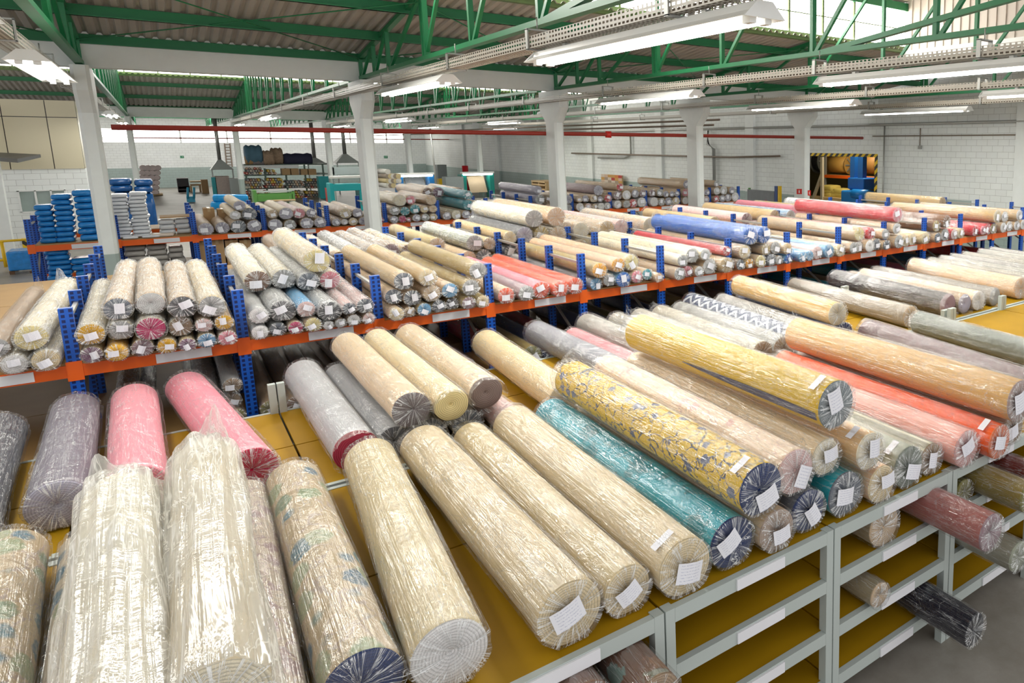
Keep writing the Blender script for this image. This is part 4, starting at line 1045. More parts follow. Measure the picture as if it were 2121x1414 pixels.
FAR = '''
4 0: 1245 280 45 lv/be/m; 1395 285 42 lv/be/m; 1490 270 45 sl/be/m; 1570 265 42 lv/be/m
4 1: 1440 225 32 wh/cr/m; 1525 205 42 sl/cr/m
4 2: 1465 175 34 lv/cr/m
4 0: 1660 270 40 lv/be/m; 1770 255 34 gr/cr/m; 1890 250 37 lv/be/m; 1960 240 34 lv/be/m; 2035 235 32 lv/be/m; 2085 240 26 wh/be/m
4 1: 1690 215 30 be/cr/m; 1780 195 40 lv/cr/m; 1825 245 34 pk/pp/m; 1855 200 29 lv/cr/m
5 0: 35 240 33 cr/be/m; 100 225 33 lv/be/m; 150 230 26 be/be/m; 262 225 30 ma/be/m; 320 215 33 lv/be/m; 375 215 31 ma/be/m; 430 232 20 pk/be/m; 475 215 33 lv/be/m; 527 210 33 gr/be/m; 580 205 31 cr/be/m; 640 205 28 lv/be/m; 715 195 32 iv/iv/m; 780 195 29 lv/be/m; 832 190 28 lv/be/m; 882 190 24 lv/be/m
5 1: 45 180 33 cr/be/m; 122 185 30 lv/be/m; 345 165 33 gr/be/m; 412 180 31 te/be/m; 495 155 33 te/be/m; 555 180 26 cr/be/m; 605 160 26 be/be/m; 800 150 31 te/te/m; 860 135 29 be/be/m
5 2: 385 105 36 iv/iv/m; 440 130 28 pk/be/m; 570 120 30 be/be/m; 740 110 28 te/te/m
5 2 1.6: 510 60 30 br/be/m; 600 75 32 pu/be/m; 680 50 30 br/be/m
5 0: 1045 175 31 be/mv/m; 1095 175 30 te/be/m; 1148 165 28 gr/be/m; 1202 160 26 gr/be/m; 1252 165 28 pe/be/m
5 1: 1205 120 29 gr/lv/m; 1260 110 24 ta/ta/m
5 2: 1205 85 24 lv/lv/m
5 0: 1412 140 22 gr/be/m; 1465 145 31 wh/be/m; 1510 140 26 pp/be/m; 1548 140 23 be/be/m; 1597 140 27 wh/wh/m; 1642 140 26 wh/wh/m
5 1: 1412 95 26 lv/be/m; 1475 100 24 be/be/m; 1525 95 26 lv/be/m; 1572 90 29 be/be/m; 1605 100 22 lv/be/m; 1642 75 28 rd/be/m
5 2: 1590 45 30 lv/mv/m
5 0: 1692 135 25 wh/wh/m; 1735 130 23 gr/be/m; 1775 125 26 rd/be/m; 1830 130 29 wh/wh/m
5 1: 1690 75 26 mv/be/m; 1745 88 28 wh/be/m; 1835 80 24 lv/be/m
5 2: 1725 40 22 rd/be/m
5 0: 1910 115 29 wh/wh/m; 1985 125 24 gr/be/m; 2025 120 25 lv/be/m; 2065 115 24 cr/be/m
5 1: 1880 85 22 mv/be/m; 1925 75 28 mv/be/m; 1985 70 29 gr/be/m; 2028 75 24 lv/be/m; 2065 75 22 lv/be/m
6 0: 45 115 21 wh/be/m; 72 112 18 cr/be/m
6 1: 10 75 22 lv/be/m; 50 65 22 pk/be/m
6 2: 45 30 24 lv/be/m
6 0: 190 112 20 pp/be/m; 225 115 20 rd/be/m; 256 115 20 lv/be/m
6 1: 190 68 18 lv/be/m; 230 75 22 wh/be/m
6 2: 238 48 18 gr/be/m
6 0: 290 105 22 lv/be/m; 328 105 25 wh/be/m
6 1: 300 65 25 wh/be/m; 330 62 20 lv/be/m
'''
rack_row(FAR, 18.95, T1, 2.75, xs_b, 'far rack', 0, ['be'], 6000, .85)
FLOW = '''
5 0: 20 330 30 pk/ta/m; 90 330 30 be/ta/m; 420 300 34 be/be/m; 470 320 30 te/te/m; 660 300 34 lv/ta/m; 740 295 32 wh/ta/m; 820 290 30 te/te/m; 880 290 26 te/ta/m
5 0: 1490 260 28 be/ta/m; 1545 250 28 mv/ta/m; 1600 280 24 be/ta/m; 1640 275 22 rd/ta/m; 1700 235 26 be/ta/m; 1770 240 26 wh/ta/m; 1840 230 28 be/ta/m; 1945 215 28 be/ta/m; 2005 205 26 be/ta/m; 2060 220 24 pk/ta/m
6 0: 232 220 16 wh/mv/m; 262 215 16 lv/mv/m; 300 215 16 wh/mv/m; 340 205 20 mv/mv/m; 385 205 20 pp/mv/m
6 1: 255 190 16 wh/mv/m; 310 185 16 lv/mv/m
'''
rack_row(FLOW, 18.98, T0 + .0, 2.7, xs_b, 'far rack lower deck', 0, ['ta'], 7000, .6, 'roll')

# ------------------------------------------------------------------ rolls on the grey shelving
class Deck:
    def __init__(s, z): s.z, s.p = z, []
    def put(s, label, Xf, Xb, Yf, Yb, r, body, end, wrap='c', layer=0, group='rolls on the front grey shelving', **kw):
        z = s.z + r + .006
        if layer:
            for q in s.p:
                if q[5] >= layer or min(Yb, q[3]) < max(Yf, q[2]): continue
                da, db = Xf - q[0], Xb - q[1]
                dx = 0 if da * db < 0 else min(abs(da), abs(db)); D = r + q[4] + .03
                if dx < D: z = max(z, q[6] + math.sqrt(D * D - dx * dx))
        s.p.append((Xf, Xb, Yf, Yb, r, layer, z))
        if label is None: return None
        f = lambda c: COLS[c][1] if isinstance(c, str) else c
        return roll(label, (Xf, Yf, z), (Xb, Yb, z), r, f(body), f(end), wrap, hi=True, group=group, seed=int(Xf * 1000) + 77, **kw)
F = Deck(GT)
LEAF = (.50, .40, .27)
CRM = (.66, .54, .36)
F.put('beige roll printed with blue and green leaves, beside the slim lavender-edged one', -.70, -.80, 2.9, 5.3, .15, LEAF, 'be', 'c', pat='leaves', tagged=False)
F.put('slim leaf-printed roll almost hidden beneath the milky white bag', -.43, -.50, 2.9, 5.2, .115, (.55, .48, .38), 'lv', 'm', pat='leaves', tagged=False)
F.put('plain sand roll squeezed low between two cloudy bags', -.17, -.17, 2.95, 5.0, .12, 'sa', 'sa', 'm', tagged=False)
F.put('beige roll with mauve flowers lying under the cream bagged one', .10, .19, 2.9, 5.3, .13, (.56, .47, .38), 'mv', 'm', pat='mauve', tagged=False)
F.put('beige roll with blue leaves and a navy end, next to plain cream rolls', .41, .45, 3.05, 5.32, .15, LEAF, 'nv', 'c', pat='leaves', tagged=False)
F.put('plain cream roll with a cloudy plastic end, beside the leaf-printed roll with navy end', .725, .895, 3.0, 5.36, .155, (.64, .54, .35), 'wh', 'm', tagged=False, core=False)
F.put('thick cream roll with a pleated end and slanting white ticket, first of three together', 1.225, 1.235, 2.92, 5.36, .158, CRM, 'cr', 'm', pat='worn')
F.put('slimmer cream roll in the middle of three lying together', 1.53, 1.555, 2.94, 5.34, .128, (.60, .49, .31), 'cr', 'c')
F.put('cream roll with a side ticket, lying against the teal roll', 1.83, 1.87, 2.88, 5.34, .155, CRM, 'cr', 'c', side_tag=True)
F.put('teal roll with a tone-on-tone leaf weave and navy end', 2.16, 2.18, 2.92, 5.34, .145, (.05, .38, .48), 'nv', 'c', pat='tealleaf')
F.put('pale brown roll whose end shows under the yellow flowered one', 2.45, 2.50, 2.88, 5.3, .125, 'be', (.45, .34, .27), 'm')
F.put('navy-ended roll tucked under the pink flowered one', 2.73, 2.79, 2.92, 5.3, .13, 'sl', 'nv', 'c')
F.put('teal roll with navy end below the pale cream one', 3.03, 3.09, 2.9, 5.3, .145, (.05, .36, .42), 'sl', 'c')
F.put('peach roll with twine hanging from its end, under another peach roll', 3.325, 3.38, 2.86, 5.3, .125, 'pe', 'cr', 'm')
F.put('grey-green patterned roll beside the two peach ends', 3.62, 3.70, 2.88, 5.2, .145, 'gg', (.22, .25, .21), 'm', pat='worn', side_tag=True)
F.put('grey-olive striped roll lying against the pale pink roll', 3.895, 3.96, 2.9, 5.1, .115, (.30, .28, .21), 'ta', 'm', pat='stripes')
F.put('pale pink roll with a gathered end, beside the bright coral roll', 4.175, 4.25, 2.8, 5.3, .14, (.82, .40, .34), (.74, .42, .4), 'm', ear=.14)
F.put('bright coral-orange roll with two tickets beside the pale pink one', 4.475, 4.52, 2.72, 5.2, .135, (.92, .14, .02), (.80, .22, .10), 'c', side_tag=True)
F.put('grey-brown roll almost hidden under the big tan roll', 4.79, 4.83, 2.8, 5.2, .14, 'ta', 'ta', 'm')
F.put('yellow roll printed with navy flowers and vines, lying over the teal roll', 2.32, 2.35, 2.86, 5.3, .15, (.66, .44, .015), 'nv', 'c', layer=1, pat='navyfloral', side_tag=True, ear=.10)
F.put('pale peach roll with faint pink blossoms and a crumpled end', 2.625, 2.69, 2.92, 5.35, .138, (.78, .61, .46), 'pp', 'm', layer=1, pat='pinkfloral')
F.put('pale cream roll with a fluffy white end, behind the pink flowered one', 2.905, 2.97, 2.95, 5.35, .115, (.76, .60, .40), 'iv', 'm', layer=1)
F.put('peach roll with a fluffy cream end and ticket, beside the grey-green roll', 3.185, 3.24, 2.84, 5.2, .122, (.74, .50, .28), 'iv', 'c', layer=1, side_tag=True)
F.put('big mustard-yellow roll with a dark blue fold and pleated grey end, topmost of the heap', 3.02, 2.985, 2.98, 5.3, .155, (.64, .43, .02), (.25, .29, .31), 'c', layer=2, side_tag=True, ear=.08, fold=True)
F.put('big tan roll in loose crumpled plastic, lying over the coral roll', 4.62, 4.66, 2.66, 5.15, .162, (.66, .42, .19), (.45, .33, .3), 'm', layer=1, ear=.06)
F.put('milky white bagged roll standing high between two leaf-printed rolls', -.29, -.33, 2.9, 5.05, .158, (.74, .68, .55), 'iv', 'b', layer=1, tagged=False, ear=.10, eside=-1)
F.put('cream roll in a loose cloudy bag with a peaked tail, over the mauve flowered roll', -.03, .035, 2.9, 5.3, .152, (.70, .61, .46), 'iv', 'b', layer=1, tagged=False, ear=.17, eside=1)
F.put('long mauve-brown roll beyond the big tan one', 5.66, 5.98, 2.9, 5.4, .155, (.20, .13, .14), 'mv', 'm')
F.put('dark grey-green roll at the edge of the bare mustard board', 6.60, 6.86, 2.9, 5.36, .14, (.20, .22, .19), 'gr', 'm')

S = Deck(GT)
SG = 'rolls on the second grey shelving'
def s2(*a, **k): return S.put(*a, group=SG, **k)
s2('charcoal roll in crinkled plastic beside the silvery lavender one', -1.03, -1.10, 5.75, 7.7, .155, (.065, .065, .08), 'dg', 'm', tagged=False)
s2('silvery lavender roll in shiny crinkled plastic beside the pink pair', -.66, -.70, 5.9, 7.95, .150, (.19, .17, .21), 'lv', 'm', tagged=False)
s2('pink roll lying straight, beside the silvery lavender one', -.30, -.345, 5.85, 7.95, .152, (.80, .34, .40), 'pk', 'm', tagged=False)
s2('pink roll lying askew with a crimson end', .27, .0, 5.72, 8.1, .150, (.80, .31, .38), (.55, .01, .06), 'm', tagged=False, open_end=False)
s2('pale grey roll in loose plastic with a red and navy end', .86, .84, 5.62, 7.85, .148, (.50, .50, .52), (.40, .04, .07), 'm', tagged=False, open_end=True)
s2('grey roll lying under the plain beige one', 1.12, 1.10, 5.7, 7.75, .115, (.40, .40, .42), 'dg', 'm', tagged=False)
s2('grey roll hidden beneath the cream pair', 1.37, 1.36, 5.7, 7.6, .112, 'lg', 'sl', 'm', tagged=False)
s2('grey-blue roll showing between the cream rolls below', 1.64, 1.64, 5.7, 7.6, .112, 'lg', 'sl', 'm', tagged=False)
s2('small dusty-pink roll with a lavender end behind the cream rolls', 1.92, 1.93, 5.45, 7.6, .112, 'pp', 'lv', 'm', tagged=False)
s2('beige roll with a dark grey pleated end, first of three on top', 1.225, 1.21, 5.58, 7.82, .132, (.70, .55, .38), (.22, .18, .19), 'c', layer=1, tagged=False)
s2('cream roll with a bare yellowish end, in the middle of three on top', 1.495, 1.49, 5.56, 7.92, .125, (.78, .66, .44), (.80, .66, .34), 'm', layer=1, tagged=False, open_end=True)
s2('beige roll with a brown-grey end in a loose bag, last of three on top', 1.785, 1.775, 5.66, 7.9, .130, (.72, .57, .40), (.27, .20, .18), 'm', layer=1, tagged=False, open_end=True)
s2('cream roll lying alone on the mustard board', 2.42, 2.52, 5.62, 7.86, .148, (.74, .60, .37), 'cr', 'm', tagged=False)
s2('slate-grey roll with a gathered tail beside the small red one', 3.13, 3.12, 5.7, 7.95, .140, (.25, .25, .28), 'sl', 'm', tagged=False, ear=.04)
s2('small red and pink roll between two grey ones', 3.42, 3.40, 5.7, 7.6, .110, (.72, .22, .24), 'rd', 'm', tagged=False)
s2('grey-beige roll just past the small red one', 3.72, 3.74, 5.6, 7.95, .135, (.37, .35, .31), 'sl', 'm', tagged=False)
for k_, (nm, c_) in enumerate((('warm grey', (.36, .33, .28)), ('stone-grey', (.40, .37, .32)), ('putty-coloured', (.42, .38, .30)), ('ash-grey', (.34, .33, .31)))):
    X_ = 4.01 + .29 * k_
    s2('%s roll, %s of four greyish ones before the zigzag roll' % (nm, ORD[k_]), X_, X_ + .06 + .015 * k_, 5.62, 7.8, .132, c_, 'ta', 'm', tagged=False, ear=.05 if k_ == 2 else 0)
s2('navy roll with white zigzag stripes', 5.19, 5.36, 5.6, 8.1, .140, (.08, .10, .17), 'nv', 'c', pat='zigzag', tagged=False)
s2('grey roll patterned with white rings, beside the zigzag one', 5.49, 5.67, 5.6, 7.8, .138, (.22, .20, .18), 'ta', 'c', pat='rings', tagged=False)
s2('navy roll beneath the tan one with a white end', 5.79, 5.97, 5.6, 7.7, .135, 'nv', 'nv', 'm', tagged=False)
s2('tan roll with a white plastic end lying over the navy one', 5.63, 5.81, 5.55, 7.6, .135, (.72, .46, .18), 'iv', 'm', layer=1, tagged=False)
s2('taupe roll lying apart before the dark brown one', 7.02, 7.16, 5.62, 8.0, .140, (.36, .31, .25), 'be', 'm', tagged=False)
s2('thick dark brown-black roll with a shiny open sleeve', 7.86, 8.02, 5.66, 7.95, .160, (.055, .045, .045), 'mv', 'c', tagged=False, open_end=True)
s2('grey-brown roll just past the thick dark one', 8.19, 8.33, 5.62, 7.9, .135, 'ta', 'lv', 'm', tagged=False, open_end=True)
s2('peach roll with a white end, two past the thick dark one', 8.49, 8.62, 5.6, 7.9, .140, (.72, .55, .40), 'wh', 'm', tagged=False)
s2('grey-brown roll behind the white-ended peach one', 8.79 + .14, 9.04, 5.62, 8.0, .130, (.28, .25, .22), 'gr', 'm', tagged=False, open_end=True)
s2('big pale peach roll on the second grey shelving', 9.62, 9.86, 5.62, 7.85, .165, (.76, .55, .38), 'pe', 'm', tagged=False)
for k_ in range(6):
    X_ = 10.2 + .36 * k_ + (.2 if k_ > 3 else 0)
    s2('pale grey roll, %s beyond the big pale peach one' % ORD[k_], X_, X_ + .2, 5.6, 7.9, .14, [(.42, .39, .34), (.46, .44, .40), (.40, .38, .36)][k_ % 3], 'lg', 'm', tagged=False)

# rolls on the lower shelves of the front shelving, poking out over the aisle
def low(label, lev, X, Yf, r, body, end, wrap, ln=2.2, yaw=.03, **kw):
    z = GL[lev] + r + .006
    f = lambda c: COLS[c][1] if isinstance(c, str) else c
    roll(label, (X, Yf, z), (X + yaw, Yf + ln, z), r, f(body), f(end), wrap, hi=True, seed=int(X * 900) + lev, group='rolls on the lower grey shelves', tagged=False, **kw)
low('brown roll with faded flowers low at the bottom shelf corner', 1, 1.20, 2.74, .120, (.20, .12, .09), 'br', 'c', pat='paisley')
low('brown roll with a light blue flower, beside the post', 1, 1.475, 2.58, .115, (.18, .10, .07), 'ta', 'c', pat='paisley')
low('square-ended beige roll in clear plastic jutting from the second shelf', 1, 3.36, 2.86, .14, (.34, .28, .19), 'be', 'm')
low('dusty rose roll jutting far out of the second shelf', 1, 3.84, 2.36, .128, (.33, .13, .12), 'mv', 'c')
low('olive roll jutting from the second shelf past the dusty rose one', 1, 4.475, 2.46, .115, (.26, .20, .07), 'ol', 'c')
low('dark olive roll just inside the second shelf under the pale pink roll', 1, 4.245, 2.85, .092, (.12, .11, .03), 'ol', 'c')
low('dark red roll inside the second shelf beyond the olive one', 1, 4.78, 2.5, .115, (.12, .02, .015), 'br', 'c')
low('empty-looking grey clear-wrapped roll jutting from the third shelf', 2, 4.27, 2.40, .112, (.26, .25, .20), 'gg', 'c')
low('slim clear-wrapped roll peeping from the third shelf', 2, 3.24, 2.78, .085, (.34, .29, .20), 'be', 'c')
low('black roll in shiny plastic jutting over the floor from the lowest shelf', 3, 3.79, 2.42, .118, (.008, .007, .016), 'bk', 'c')

# ------------------------------------------------------------------ packs, boxes and machines at the back
BPACK = mat('blue_polythene_pack', (.02, .23, .62), .22, 0, .45, 9, .6)
WPACK = mat('white_polythene_pack', (.74, .76, .80), .25, 0, .10, 9, .6)
GPACK = mat('grey_clear_pack', (.42, .40, .38), .25, 0, .2, 8, .6)
def soft_box(c, sx, sy, sz, seed, mi=0, bulge=.16):
    """a padded, slightly slumped pack"""
    k = MB(); nx, ny, nz_ = 6, 6, 4; idx = {}
    R = rnd(seed); ph = R.uniform(0, 30); yaw = R.uniform(-.05, .05); ox, oy = R.uniform(-.02, .02), R.uniform(-.02, .02)
    def P(u, v, w_):
        q = Vector((u, v, w_)); q.x = u * (1 - .10 * abs(w_) ** 3 - .07 * abs(v) ** 4); q.y = v * (1 - .10 * abs(w_) ** 3 - .07 * abs(u) ** 4); q.z = w_ * (1 - bulge * max(abs(u), abs(v)) ** 3)
        n_ = noise.noise(Vector((u * 1.7 + ph, v * 1.7, w_ * 1.3)))
        q *= 1 + .05 * n_
        x_, y_ = q.x * sx / 2, q.y * sy / 2
        return (c[0] + ox + x_ * math.cos(yaw) - y_ * math.sin(yaw), c[1] + oy + x_ * math.sin(yaw) + y_ * math.cos(yaw), c[2] + max(-1, q.z) * sz / 2)
    def vid(i, j, l):
        if (i, j, l) not in idx: idx[(i, j, l)] = len(k.v); k.v.append(P(-1 + 2 * i / nx, -1 + 2 * j / ny, -1 + 2 * l / nz_))
        return idx[(i, j, l)]
    def face(a): k.f.append(a); k.mi.append(mi); k.sm.append(True); k.uv.append([(0, 0), (1, 0), (1, 1), (0, 1)])
    for i in range(nx):
        for j in range(ny):
            face((vid(i, j, 0), vid(i, j + 1, 0), vid(i + 1, j + 1, 0), vid(i + 1, j, 0))); face((vid(i, j, nz_), vid(i + 1, j, nz_), vid(i + 1, j + 1, nz_), vid(i, j + 1, nz_)))
    for l in range(nz_):
        for i in range(nx):
            face((vid(i, 0, l), vid(i + 1, 0, l), vid(i + 1, 0, l + 1), vid(i, 0, l + 1))); face((vid(i, ny, l), vid(i, ny, l + 1), vid(i + 1, ny, l + 1), vid(i + 1, ny, l)))
        for j in range(ny):
            face((vid(0, j, l), vid(0, j, l + 1), vid(0, j + 1, l + 1), vid(0, j + 1, l))); face((vid(nx, j, l), vid(nx, j + 1, l), vid(nx, j + 1, l + 1), vid(nx, j, l + 1)))
    return k
def stack(x0, x1, ytop, n, deck, yf, dep, m_, label, group, seed, name='wrapped_pack', cat='wrapped pack'):
    yb = 495
    a = at(x0, yb, Y=yf); b_ = at(x1, yb, Y=yf); zt = at((x0 + x1) / 2, ytop, Y=yf).z
    h = (zt - deck) / n
    for i in range(n):
        k = soft_box(((a.x + b_.x) / 2, yf + dep / 2, deck + h * (i + .5)), abs(b_.x - a.x), dep, h * 1.0, seed + i)
        tag(k.build(name, m_), label % ORD[n - 1 - i], cat, group)
TB = Z(-2.70)
stack(80, 117, 424, 7, T1, 19.2, .5, BPACK, 'puffy blue pack, %s from the top of the lowest blue stack', 'blue packs on the far rack', 10)
stack(117, 158, 402, 9, T1, 19.2, .55, BPACK, 'puffy blue pack, %s from the top of the middle blue stack', 'blue packs on the far rack', 30)
stack(165, 207, 393, 8, T1, 19.2, .5, BPACK, 'puffy blue pack, %s from the top of the stack behind the first column', 'blue packs on the far rack', 50)
stack(238, 276, 402, 12, T1, 19.25, .6, WPACK, 'flat white pack, %s from the top of the stack nearer the first column', 'white packs on the far rack', 70)
stack(277, 315, 398, 12, T1, 19.25, .6, WPACK, 'flat white pack, %s from the top of the white stack away from the column', 'white packs on the far rack', 90)
stack(331, 365, 455, 3, T1, 19.45, .5, WPACK, 'flat white pack, %s from the top of the low pile under cardboard', 'low white packs on the far rack', 110)
stack(367, 397, 453, 3, T1, 19.45, .5, WPACK, 'flat white pack, %s from the top of the low pile against the rack frame', 'low white packs on the far rack', 120)
stack(84, 137, 508, 8, TB, 19.2, .55, BPACK, 'thin blue pack, %s from the top of the taller lower-deck pile', 'blue packs on the lower deck', 130)
stack(140, 195, 535, 4, TB, 19.2, .55, BPACK, 'wide blue pack, %s from the top of the shorter lower-deck pile', 'blue packs on the lower deck', 150)
stack(255, 300, 509, 6, TB, 19.3, .6, GPACK, 'greyish clear pack, %s from the top of the lower pile by the column', 'grey packs on the lower deck', 170)
stack(303, 345, 507, 6, TB, 19.3, .6, GPACK, 'greyish clear pack, %s from the top of the middle lower pile', 'grey packs on the lower deck', 190)
stack(347, 378, 512, 5, TB, 19.3, .6, GPACK, 'greyish clear pack, %s from the top of the lower pile by the frame', 'grey packs on the lower deck', 210)
for k_, (x0, x1, yy, lab) in enumerate(((252, 285, 494, 'loose flat white pack at the rack edge beside the column'), (292, 330, 493, 'loose flat white pack at the rack edge, further from the column'))):
    a = at(x0, yy, Y=19.12); b_ = at(x1, yy, Y=19.12)
    tag(soft_box(((a.x + b_.x) / 2, 19.0 + .11, T1 + .03), b_.x - a.x, .2, .05, 230 + k_).build('wrapped_pack', WPACK), lab, 'wrapped pack', 'loose white packs')
P0 = at(352, 487, Y=19.1)
tag(soft_box((P0.x - .12, 19.16, T1 + .04), .34, .22, .07, 240).build('wrapped_pack', mat('beige_pack', (.66, .56, .48), .3)), 'loose beige pack lying on the rack edge before the low piles', 'wrapped pack')
k = MB(); a = at(331, 453, Y=19.4); b_ = at(398, 452, Y=19.4); k.box((a.x, 19.42, a.z + .005), (b_.x, 19.98, a.z + .03)); tag(k.build('cardboard_sheet', CARD), 'flat cardboard sheet covering the two low white piles', 'cardboard')
def carton(x0, x1, ytop, deck, yf, dep, lab, group=None):
    a = at(x0, 495, Y=yf); b_ = at(x1, 495, Y=yf); zt = at((x0 + x1) / 2, ytop, Y=yf).z
    t = thing('cardboard_box', lab, 'box', ((a.x + b_.x) / 2, yf + dep / 2, deck), group)
    k = MB(); k.box((a.x, yf, deck), (b_.x, yf + dep, zt)); k.build('carton', CARD, t, .006)
    k = MB(); mx = (a.x + b_.x) / 2; k.box((mx - .025, yf - .003, zt - .08), (mx + .025, yf + dep + .003, zt + .004)); k.build('tape', mat('parcel_tape', (.55, .40, .22), .3), t)
for k_, (x0, x1) in enumerate(((407, 433), (435, 462), (465, 492), (495, 520))):
    carton(x0, x1, 497, TB, 19.3, .5, 'brown carton under the far rack deck, %s from the blue upright' % ORD[k_], 'cartons on the lower deck')
carton(429, 452, 431, T1, 20.6, .4, 'brown carton standing behind the rolls by the big blue rolls')
carton(458, 480, 433, T1, 20.6, .4, 'second brown carton behind the rolls, partly hidden by a cream bag')

def fb(name, label, cat, x0, y0, x1, y1, Y, dep, m_, group=None, bevel=.01, floor=True):
    a = at(x0, y1, Y=Y); b_ = at(x1, y1, Y=Y); z1 = at((x0 + x1) / 2, y0, Y=Y).z
    o = MB().box((a.x, Y, 0 if floor else a.z), (b_.x, Y + dep, z1)).build(name, m_, None, bevel)
    return tag(o, label, cat, group)
def pbox(k, x0, y0, x1, y1, Y, dep, mi=0, dy=0., floor=False):
    a = at(x0, y1, Y=Y); b_ = at(x1, y1, Y=Y); z1 = at((x0 + x1) / 2, y0, Y=Y).z
    k.box((a.x, Y + dy, 0 if floor else a.z), (b_.x, Y + dy + dep, z1), mi); return k
def ptube(k, p, q, r, Y, n=12, mi=0):
    return k.tube([at(*p, Y=Y), at(*q, Y=Y)], r, n, mi)
# wrapped blue crate on legs and yellow rail by the gate
t = thing('wrapped_crate', 'blue plastic-wrapped crate on short legs near the gate', 'crate', at(45, 560, Y=29))
k = MB(); pbox(k, 18, 520, 71, 562, 29, .9); k.build('wrapping', BPACK, t, .04)
for x_ in (24, 66):
    for dy in (.05, .8):
        k = MB(); a = at(x_, 562, Y=29); k.box((a.x - .05, 29 + dy, 0), (a.x + .05, 29.05 + dy, a.z)); k.build('leg', mat('dark_timber', (.12, .06, .03), .7), t)
t = thing('guard_rail', 'yellow tubular guard rail beside the blue wrapped crate', 'railing', at(0, 540, Y=31))
for (p, q) in (((-30, 502), (68, 495)), ((-30, 541), (20, 538))):
    k = MB(); ptube(k, p, q, .035, 31); k.build('rail', YEL, t)
k = MB(); a = at(3, 500, Y=31); k.tube([(a.x, 31, 0), a], .04); k.build('post', YEL, t)
# flat canopy fixed to the gate column
tag(MB().hexa([at(0, 334, Y=33.2), at(37, 337, Y=31.6), at(85, 326, Y=33.6), at(0, 323, Y=35.2), at(0, 333, Y=33.2) + Vector((0, 0, .10)), at(37, 336, Y=31.6) + Vector((0, 0, .10)), at(85, 326, Y=33.6) + Vector((0, 0, .10)), at(0, 322, Y=35.2) + Vector((0, 0, .10))]).build('gate_canopy', mat('dark_canopy', (.05, .05, .055), .4)), 'dark flat canopy sticking out beside the gate column', 'canopy')
# dark blue wrapped blocks standing on the floor behind the white stacks
NAVYP = mat('navy_polythene', (.01, .085, .28), .22, 0, .45, 6, .6)
for k_, (x0, x1, yt, yb) in enumerate(((229, 276, 371, 398), (279, 318, 372, 400))):
    a = at(x0, yb, Y=36); b_ = at(x1, yb, Y=36); zt = at(x0, yt, Y=36).z
    for q in range(3):
        z0, z1 = (0, a.z, a.z + (zt - a.z) * .5)[q], (a.z, a.z + (zt - a.z) * .5, zt)[q]
        tag(soft_box(((a.x + b_.x) / 2, 36.6, (z0 + z1) / 2), b_.x - a.x, 1.2, (z1 - z0), 500 + k_ * 5 + q, 0, .08).build('wrapped_block', NAVYP), '%s dark blue wrapped block of the pile %s the white packs' % (('lowest', 'middle', 'topmost')[q], ('behind', 'just past')[k_]), 'wrapped block', 'dark blue wrapped blocks')
# pallet of pinkish bagged rolls by the far wall
Yp = 66
for r_ in range(6):
    for c_ in range(4):
        x_ = 291 + c_ * 10.6 + r_ * .9; y_ = 398.5 - r_ * 10.2
        P = at(x_, y_, Y=Yp); k = MB(); k.tube([P, P + Vector((0, .03, 0)), P + Vector((0, 1.6, 0)), P + Vector((0, 1.63, 0))], [.14, .178, .178, .14], 14)
        tag(k.build('bagged_roll', mat('pinkish_bag', (.80, .66, .64), .4, 0, .2, 5)), 'pinkish bagged roll stacked end-on on the pallet by the far wall', 'fabric roll', 'bagged rolls on the far pallet')
k = MB(); pbox(k, 286, 402, 338, 406, Yp, 1.6); tag(k.build('pallet', WOOD), 'wooden pallet under the pinkish bagged rolls', 'pallet')
fb('crate', 'dark crate with a lid standing by the far wall', 'crate', 368, 369, 392, 386, 70, 1., mat('charcoal_plastic', (.05, .05, .06), .5))
k = MB(); pbox(k, 370, 386, 395, 391, 70, 1.); pbox(k, 371, 391, 394, 394, 70, 1., 0, .1); pbox(k, 370, 394, 395, 399, 70, 1.); tag(k.build('pallet', mat('grey_pallet_wood', (.22, .18, .15), .8)), 'stack of grey pallets under the dark crate', 'pallet')
k = MB(); pbox(k, 394, 375, 420, 378, 69, 1.2); pbox(k, 395, 382, 420, 385, 69, 1.2); pbox(k, 396, 385, 399, 398, 69, 1.2); pbox(k, 415, 385, 418, 398, 69, 1.2); tag(k.build('bench', WOOD), 'low wooden bench between the dark crate and a carton', 'bench')
fb('cardboard_box', 'upright brown carton standing by the wooden bench', 'box', 419, 372, 433, 394, 67, .8, CARD)
t = thing('hand_cart', 'small light blue hand cart standing on the open floor', 'cart', at(395, 411, Y=58))
CB = mat('light_blue_steel', (.04, .33, .52), .4)
for x_ in (389, 402):
    k = MB(); ptube(k, (x_, 388), (x_, 411), .06, 58, 8); k.build('handle', CB, t)
k = MB(); pbox(k, 387, 407, 404, 411, 58, .8, 0, 0, True); k.build('platform', CB, t)
